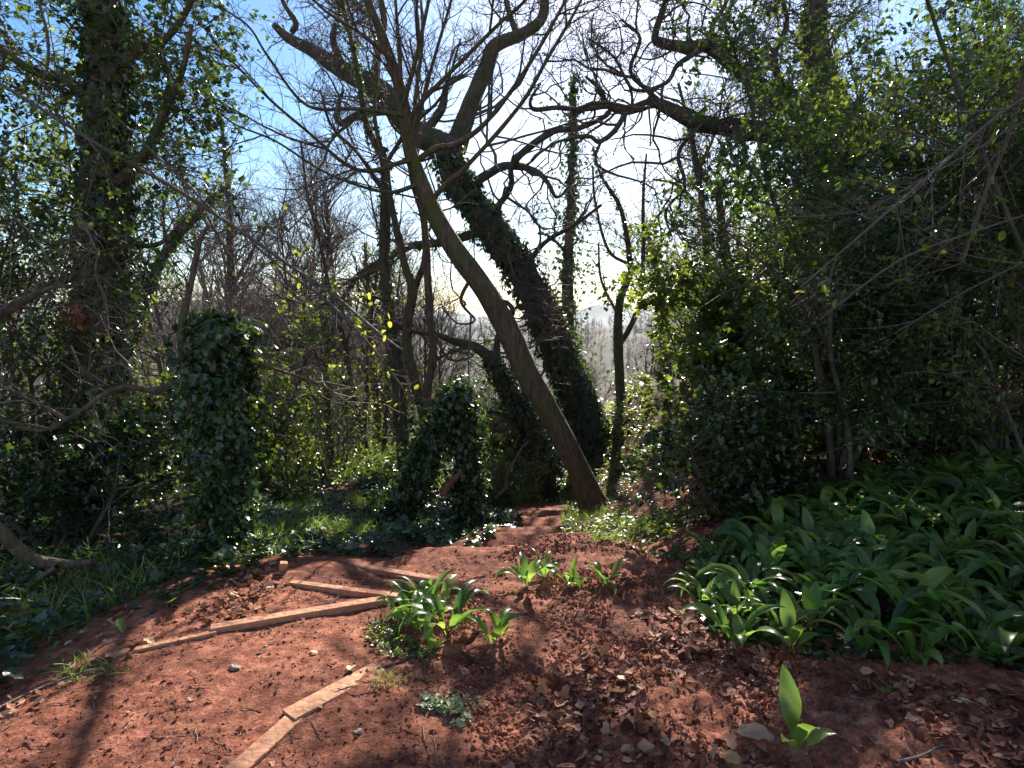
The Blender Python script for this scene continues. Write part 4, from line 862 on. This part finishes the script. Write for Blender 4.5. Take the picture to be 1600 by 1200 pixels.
def garlic(seed, nl, L, w, arch, name='wild_garlic', spread=.03):
    rng = rs(seed); mb = MB()
    for k in range(nl):
        a = k*2.4+rng.rand()*.8; r = spread*rng.rand()
        strap(mb, (r*math.cos(a), r*math.sin(a), -.01), a, L*(.55+.6*rng.rand()), w*(.6+.75*rng.rand()), arch*(.6+.8*rng.rand()), rng, .4*rng.rand()+.15, rng.uniform(-.6, .6))
    return mb.build(name, M_RAM)
gp = [garlic(500+j, nl, L, w, ar) for j, (nl, L, w, ar) in enumerate([(7, .30, .029, 2.3), (6, .27, .026, 1.8), (8, .33, .030, 2.7), (4, .24, .026, 1.1), (9, .30, .027, 2.1)])]
gu = set()
def put_g(x, y, s, label, group, k=None, rz=None, rng=rs(9), lift=0., tilt=0):
    k = rng.randint(5) if k is None else k
    o = gp[k] if k not in gu else dup(gp[k]); gu.add(k)
    o.location = (x, y, float(H(x, y))+lift); o.rotation_euler = (tilt, 0, rng.rand()*6.28 if rz is None else rz); o.scale = (s, s, s)
    return tag(o, label, 'plant', group)
BED = [G(1085, 955), G(1110, 1000), G(1250, 1030), G(1400, 1040), G(1640, 1060), (3.6, 2.2), (4.6, 3.6), (4.2, 5.2), (2.5, 5.0), G(1080, 880)]
rg = rs(510); bx, by = scatter(BED, 284, rg, .1, 0)
for x, y in zip(bx, by):
    z_ = 'at the front edge of the bed, beside the bare mud' if y < 2.9 else 'in the back of the bed, close under the shrubs' if y > 4.1 else 'in the thick of the bed at its right end' if x > 3.0 else 'in the thick of the bed at its left end'
    put_g(x, y, rg.uniform(.75, 1.25), 'broad-leaved wild garlic '+z_, 'wild garlic '+z_.split(',')[0], rng=rg)
for px, py, s, k, lab in [(640, 968, .62, 1, 'wild garlic leftmost in the clump by the plank ends'), (668, 945, .72, 4, 'tallest wild garlic at the back of the clump by the plank ends'), (655, 985, .60, 0, 'wild garlic with drooping leaves at the front left of the clump by the planks'),
                          (700, 990, .78, 2, 'broad-leaved wild garlic at the right of the clump by the plank ends'), (672, 1022, .5, 3, 'single narrow wild garlic shoot standing in front of the clump by the planks'),
                          (768, 1005, .62, 1, 'separate wild garlic plant just right of the clump in the mud'), (782, 1000, .45, 3, 'smallest shoot beside the separate wild garlic in the mud'),
                          (822, 918, .62, 0, 'wild garlic left in the tuft on the hump of the path'), (850, 908, .6, 4, 'wild garlic right in the tuft on the hump of the path'),
                          (890, 915, .55, 3, 'yellowish wild garlic in the mud right of the tuft on the hump'), (905, 918, .45, 1, 'low wild garlic beside the yellowish one'), (945, 922, .55, 0, 'spreading wild garlic farthest right along the mud hump'),
                          (1240, 1175, .85, 3, 'lone wild garlic shoot with three leaves at the bottom right'), (648, 955, .6, 2, 'dense short wild garlic in the middle of the clump by the planks'), (685, 962, .62, 0, 'wild garlic behind the right half of the clump by the planks'), (622, 955, .5, 1, 'small wild garlic touching the end of the long board'), (1580, 1000, .75, 1, 'upright wild garlic at the right edge in front of the bed'),
                          (1080, 930, .55, 3, 'small yellow-green shoot at the left corner of the garlic bed')]:
    q = G(px, py); put_g(q[0], q[1], s*1.35, lab, None, k, rng=rs(px))

ground_leaves('low_weeds', 'small dark leaves filling the gaps between the wild garlic plants', 'ground cover', BED, 7000, .05, .14, M_IVY, IVY, 512, feather=.05, clump=.3)
# ================================================================== TIMBERS
def timber(name, label, pts, w, h, lift, seed, cat='plank', group='timber edging boards on the path', tilt=0.):
    """a sawn board laid along the ground, its ends cut square"""
    rng = rs(seed); p = np.array(pts, float); n = 50
    s = np.concatenate([[0], np.cumsum(np.linalg.norm(np.diff(p, axis=0), axis=1))]); q = np.linspace(0, s[-1], n)
    c = np.stack([np.interp(q, s, p[:, k]) for k in range(3)], -1)
    zz = np.linspace(H0(*c[0][:2]), H0(*c[-1][:2]), n); zz = .5*zz+.5*H0(c[:, 0], c[:, 1])
    c[:, 2] = zz+lift; d = np.gradient(c, axis=0); d[:, 2] = 0; d = nrm(d); sd = np.stack([d[:, 1], -d[:, 0], 0*d[:, 0]], -1)
    b = .003
    prof = np.array([(-w/2, -h), (-w/2, -b), (-w/2+b, 0), (-w/4, 0), (0, 0), (w/4, 0), (w/2-b, 0), (w/2, -b), (w/2, -h)])
    V = c[:, None]+sd[:, None]*prof[None, :, 0:1]+np.array((0, 0, 1.))[None, None]*prof[None, :, 1:2]
    nz = fbm(V[..., 0]*9, V[..., 1]*9, V[..., 2]*9, seed, 4); V[..., 2] += .004*nz; V += (sd[:, None]*.005*nz[..., None])
    m_ = 9; f = [(i*m_+j, i*m_+j+1, (i+1)*m_+j+1, (i+1)*m_+j) for i in range(n-1) for j in range(m_-1)]
    o0 = c[0].copy(); mb = MB(); mb.add(V.reshape(-1, 3)-o0, [np.array(f)], .5, False); mb.add(V[0]-o0, [np.array([list(range(9))])], .5, False); mb.add(V[-1]-o0, [np.array([list(range(9))[::-1]])], .5, False)
    o = mb.build(name, M_PLANK); o.location = o0; return tag(o, label, cat, group)
timber('plank', 'nearest thick timber board pointing at the garlic clump, its cut end pale', [G(452, 1126), G(592, 1050)], .092, .10, .026, 601)
timber('plank', 'muddy board running out of the bottom edge below the nearest thick board', [G(352, 1225), G(463, 1124)], .078, .10, .017, 605)
timber('plank', 'long straight board ending at the garlic clump, mud at its left end', [G(330, 987), G(606, 940)], .060, .10, .024, 602)
timber('plank', 'half-buried board edging the mud at the far left, continuing the long board', [G(165, 1028), G(338, 990)], .036, .10, .012, 606)
timber('plank', 'thin board meeting the long board at a point beside the garlic clump', [G(455, 914), G(632, 938)], .048, .08, .024, 603)
timber('plank', 'far board across the step down, behind the garlic clump', [G(500, 878), G(716, 918)], .060, .10, .034, 604)
timber('plank', 'mud-covered board edging the step beyond the far board', [G(640, 868), G(790, 892)], .06, .10, .028, 607)
timber('plank', 'farthest short board across the narrow path at the bend', [G(806, 858), G(882, 861)], .05, .10, .03, 608)
timber('plank', 'last visible board edge where the path drops away', [G(812, 834), G(880, 833)], .05, .10, .03, 609)
q = G(441, 905); mb = MB(); box(mb, -.022, .022, -.018, .018, -.05, .07); o = mb.build('wooden_peg', M_PLANK); o.location = q; o.rotation_euler = (.12, .2, .4); tag(o, 'short square wooden peg at the left end of the thin board', 'peg')

# ================================================================== LITTER, STONES, STICKS
def crumbs(name, label, poly, n, s0, s1, m, seed, clump=1.0, flat=.7, sc=3):
    rng = rs(seed); x, y = scatter(poly, n, rng, .1, clump, seed, sc); z = H(x, y)
    v0 = np.array([(1, 0, 0), (-1, 0, 0), (0, 1, 0), (0, -1, 0), (0, 0, 1), (0, 0, -1)], float); f0 = np.array([(0, 2, 4), (2, 1, 4), (1, 3, 4), (3, 0, 4), (2, 0, 5), (1, 2, 5), (3, 1, 5), (0, 3, 5)])
    s = s0+(s1-s0)*rng.rand(n)**3; V = v0[None]*(.55+.7*rng.rand(n, 6, 1))+rng.randn(n, 6, 3)*.16; a = rng.rand(n)*6.28; c, q = np.cos(a)[:, None], np.sin(a)[:, None]
    V = np.stack([V[..., 0]*c-V[..., 1]*q, V[..., 0]*q+V[..., 1]*c, V[..., 2]*flat], -1)*s[:, None, None]; V += np.stack([x, y, z+s*.15], -1)[:, None]
    mb = MB(); mb.add(V.reshape(-1, 3), [((np.arange(n)*6)[:, None, None]+f0[None]).reshape(-1, 3)], np.repeat(rng.rand(n), 8), False); return tag(mb.build(name, m), label, 'soil', kind='stuff')
ROUGH = [G(600, 1210), G(560, 1120), G(700, 1000), G(640, 1010), G(760, 900), G(850, 860), G(960, 855), G(1090, 920), G(1130, 1010), G(1420, 1060), (2.6, 1.9), (1.5, 1.0), (0, 1.0)]
crumbs('soil_crumbs', 'loose red crumbs of earth on the rough right half of the path', ROUGH, 30000, .003, .017, M_SOIL, 611)
SMOOTHP = [G(-100, 1210), G(0, 1095), G(200, 1000), G(440, 910), G(720, 880), G(800, 860), G(850, 850), G(760, 950), G(640, 1100), G(600, 1210), (-.4, 1.1), (-2, 1.2)]
crumbs('soil_crumbs', 'fine red grit on the trodden left half of the path', SMOOTHP, 4500, .003, .011, M_SOIL, 612)
def litter(name, label, poly, n, size, seed, m=M_DRY, clump=1.2, curl=.5):
    rng = rs(seed); x, y = scatter(poly, n, rng, .12, clump, seed, 2.2); p = np.stack([x, y, H(x, y)+.006+.012*rng.rand(n)], -1); ax = rng.randn(n, 3); ax[:, 2] *= .25; nr = rng.randn(n, 3)*curl; nr[:, 2] += 1
    mb = MB(); sz = size*(.2+1.0*rng.rand(n)**1.7); h_ = n//3
    for pr, a_, b_ in ((LEAF, 0, h_), (IVY, h_, 2*h_), (KITE, 2*h_, n)): leaves(mb, pr, p[a_:b_], ax[a_:b_], nr[a_:b_], sz[a_:b_], rng)
    return tag(mb.build(name, m), label, 'leaf litter', kind='stuff')
litter('leaf_litter', 'broken brown leaves strewn over the rough earth below the garlic bed', [G(800, 1215), G(860, 1080), G(1000, 960), G(1100, 960), G(1130, 1015), G(1400, 1050), G(1650, 1100), (2.6, 1.5), (1, .9)], 3600, .060, 621)
litter('leaf_litter', 'leaf scraps along the left edge of the muddy path', [(-3.2, 2), G(0, 1140), G(150, 1060), G(300, 990), G(430, 930), G(440, 890), G(280, 930), G(0, 1060)], 650, .05, 622)
litter('leaf_litter', 'small dry scraps scattered over the trodden mud', SMOOTHP, 550, .026, 623)
litter('leaf_litter', 'tiny dry scraps on the rough mud', ROUGH, 2600, .020, 624)
rng = rs(630)
def twiglets(name, label, poly, n, seed):
    rng = rs(seed); x, y = scatter(poly, n, rng, .1, .5, seed); a = rng.rand(n)*6.28; L = rng.uniform(.02, .13, n); pts = []
    for t in (0, .33, .66, 1): 
        xx = x+np.cos(a)*L*t+rng.randn(n)*.004; yy = y+np.sin(a)*L*t+rng.randn(n)*.004; pts.append(np.stack([xx, yy, H(xx, yy)+.005], -1))
    mb = MB(); tubes(mb, np.stack(pts, 1), np.repeat(rng.uniform(.0008, .0022, n)[:, None], 4, 1), 4); tag(mb.build(name, M_TWIG2), label, 'twig litter', kind='stuff')
twiglets('twig_litter', 'fine fallen twigs and roots lying on the mud', SMOOTHP+[], 260, 631); twiglets('twig_litter', 'fine twigs among the rough earth at the right', ROUGH, 420, 632)
# a low weed patch in the foreground
WP = [G(655, 1130), G(720, 1095), G(800, 1110), G(840, 1130), G(780, 1150), G(740, 1205), G(690, 1215), G(680, 1160)]
ground_leaves('small_weeds', 'small-leaved grey-green creeping weed in the mud at the bottom centre', 'ground cover', WP, 620, .021, .012, M_WEED, LEAF, 641, clump=2.2, sc=7, feather=.22)
WP2 = [G(580, 970), G(640, 975), G(690, 1015), G(640, 1035), G(590, 1010)]
ground_leaves('small_weeds', 'tiny weeds among the garlic clump by the planks', 'ground cover', WP2, 350, .026, .04, M_GLEAF, LEAF, 642)
blades('grass_tuft', 'thin grass tuft at the cut end of the nearest board', None, 0, .07, M_GRASS, 643, .0015, base=tuple(G(605, 1075)), obj_kind=None, xy=(G(605, 1075)[0]+rs(1).randn(60)*.05, G(605, 1075)[1]+rs(2).randn(60)*.03), lean=.6)
blades('grass_tuft', 'grass tuft at the far left end of the long board', None, 0, .10, M_GRASS, 644, .0025, base=tuple(G(140, 1050)), obj_kind=None, xy=(G(140, 1050)[0]+rs(3).randn(60)*.07, G(140, 1050)[1]+rs(4).randn(60)*.04), lean=.6)
# sticks
def stick(label, px, r, seed, name='fallen_stick', m=M_TWIG2):
    p = [G(a, b, .008) for a, b in px]; l = smooth_line(p, np.linspace(r, r*.5, len(p)), 4); o0 = l[0][0].copy(); mb = MB(); limb(mb, (l[0]-o0, l[1]), 6, .15, seed); o = mb.build(name, m); o.location = o0; return tag(o, label, 'stick')
stick('long pale bent stick lying at the far left edge of the mud', [(-20, 1115), (60, 1075), (130, 1048), (165, 1040)], .007, 651)
stick('short stick between the two boards that meet at a point', [(508, 948), (530, 927)], .004, 652)
stick('thin curved vine trailing down the mud at the bottom centre', [(722, 1082), (680, 1105), (662, 1140), (668, 1170), (695, 1200), (720, 1225)], .0025, 653)
stick('brown stick lying across the hump right of the separate garlic plant', [(785, 960), (815, 957), (835, 952)], .006, 654, m=M_RED)
stick('dark root lying behind the nearest board, under the garlic clump', [(590, 1052), (620, 1040), (660, 1020), (690, 1012)], .008, 655, 'root', M_BARK)
stick('pale twig on the leafy mud at the bottom right', [(1400, 1195), (1440, 1185), (1470, 1172), (1490, 1178)], .006, 656)
stick('thin straight twig on the mud near the garlic shoot at the bottom right', [(1305, 1110), (1345, 1150), (1385, 1190)], .0025, 657)
# stones and single fallen leaves
def stone(label, px, py, s, seed, m=M_STONE):
    rng = rs(seed); import bmesh
    bm = bmesh.new(); bmesh.ops.create_icosphere(bm, subdivisions=3, radius=1)
    for v in bm.verts:
        c = v.co; k = 1+.35*float(fbm(np.array(c.x*1.2+seed), np.array(c.y*1.2), np.array(c.z*1.2), seed, 3)); v.co = Vector((c.x*k*s, c.y*k*s*.75, c.z*k*s*.5))
    me = bpy.data.meshes.new('stone'); bm.to_mesh(me); bm.free(); me.materials.append(m); o = bpy.data.objects.new('stone', me); COL.objects.link(o); q = G(px, py); o.location = (q[0], q[1], q[2]+s*.2); o.rotation_euler = (rng.rand()*.4, rng.rand()*.4, rng.rand()*6)
    return tag(o, label, 'stone', 'small stones in the mud')
stone('pale stone lying against the long board', 384, 971, .026, 661); stone('flat grey stone in the middle of the trodden mud', 367, 1051, .026, 662); stone('small pale pebble near the nearest board, at the bottom edge of the path', 561, 1152, .017, 663)
stone('brown pebble left of the garlic clump in the mud', 415, 1010, .011, 664); stone('round stone half sunk in the rough mud right of the clump', 868, 1000, .016, 665)
def fallen(label, px, py, s, m, seed, name='fallen_leaf', proto=LEAF, tilt=.15):
    rng = rs(seed); q = G(px, py, .006+s*.12); mb = MB(); a = rng.rand()*6.28
    K = 9; V = []; 
    for k in range(K):
        t = k/(K-1); w = s*.36*math.sin(PI*min(1, t*.94+.03))**.7; c = np.array(((t-.5)*s, 0, s*.10*math.sin(t*PI)*rng.uniform(.6, 1.2)))
        V += [c+np.array((0, -w, s*.07+s*.03*rng.randn())), c+np.array((0, -w*.5, .02*s)), c, c+np.array((0, w*.5, .02*s)), c+np.array((0, w, s*.05+s*.03*rng.randn()))]
    f = [(5*k+j, 5*k+j+1, 5*k+6+j, 5*k+5+j) for k in range(K-1) for j in range(4)]; mb.add(V, [np.array(f)], rng.rand(), True)
    o = mb.build(name, m); o.location = q; o.rotation_euler = (rng.randn()*tilt, rng.randn()*tilt, a); return tag(o, label, 'leaf', 'single fallen leaves')
for px, py, s, m, lab in [(970, 1066, .042, M_PALE, 'pale yellow-green leaf lying alone on the rough mud'), (491, 1023, .034, M_PALE, 'small pale green leaf on the trodden mud left of the clump'), (524, 1040, .026, M_DRY, 'small tan leaf beside the nearest board'),
                          (549, 1052, .055, M_PALE, 'crumpled pale leaf leaning on the far end of the nearest board'), (1378, 1076, .10, M_GLEAF, 'large grey-green veined leaf lying below the garlic bed'), (160, 1002, .06, M_DRY, 'grey curled leaf at the left edge of the mud'),
                          (108, 1012, .04, M_PALE, 'whitish leaf scrap at the far left of the mud'), (1180, 1150, .13, M_DRY, 'large brown leaf beside the lone garlic shoot'), (1140, 1185, .09, M_DRY, 'flat tan leaf at the bottom edge right of centre'), (690, 960, .05, M_DRY, 'tan leaf in the shade behind the garlic clump'),
                          (725, 1000, .05, M_DRY, 'tan leaf in the mud between the clump and the separate garlic plant'), (155, 1080, .045, M_DRY, 'pinkish dry leaf on the lower left mud'), (1280, 1010, .07, M_DRY, 'rusty dry leaf at the front edge of the garlic bed'), (1500, 1110, .07, M_DRY, 'brown leaf at the lower right under the bed'),
                          (1020, 1120, .05, M_DRY, 'reddish leaf low on the rough mud'), (980, 1180, .05, M_DRY, 'dry leaf at the bottom edge of the rough mud')]:
    fallen(lab, px, py, s, m, px+py)
# rusty leaf cluster hanging in the left tree
q = P(112, 490, 4.6); mb = MB(); rng = rs(700); n = 26; leaves(mb, LEAF, rng.randn(n, 3)*np.array((.055, .05, .05)), rng.randn(n, 3)-np.array((0, 0, .8)), rng.randn(n, 3), .075, rng, .1+.25*rng.rand(n)); o = mb.build('dead_leaf_cluster', M_DRY); o.location = q; tag(o, 'clump of rusty dead leaves caught in twigs in front of the massive tree', 'leaves')

# ================================================================== HAZE
USE_HAZE = True
if USE_HAZE:
    mb = MB(); box(mb, -3590, 3590, -55, 3590, -60, 60)
    m, t, o_ = mat('haze_air'); v = N(t, 'ShaderNodeVolumePrincipled', Density=.00012); v.inputs['Color'].default_value = (.80, .88, 1.0, 1); v.inputs['Anisotropy'].default_value = .2
    t.links.new(v.outputs[0], o_.inputs['Volume']); h = mb.build('haze', m); tag(h, 'thin pale blue haze in the air over the valley', 'haze', kind='stuff'); h.visible_shadow = True
tot = sum(len(o.data.polygons) for o in bpy.data.objects if o.type == 'MESH'); print('polys', tot, 'objects', len(bpy.data.objects))
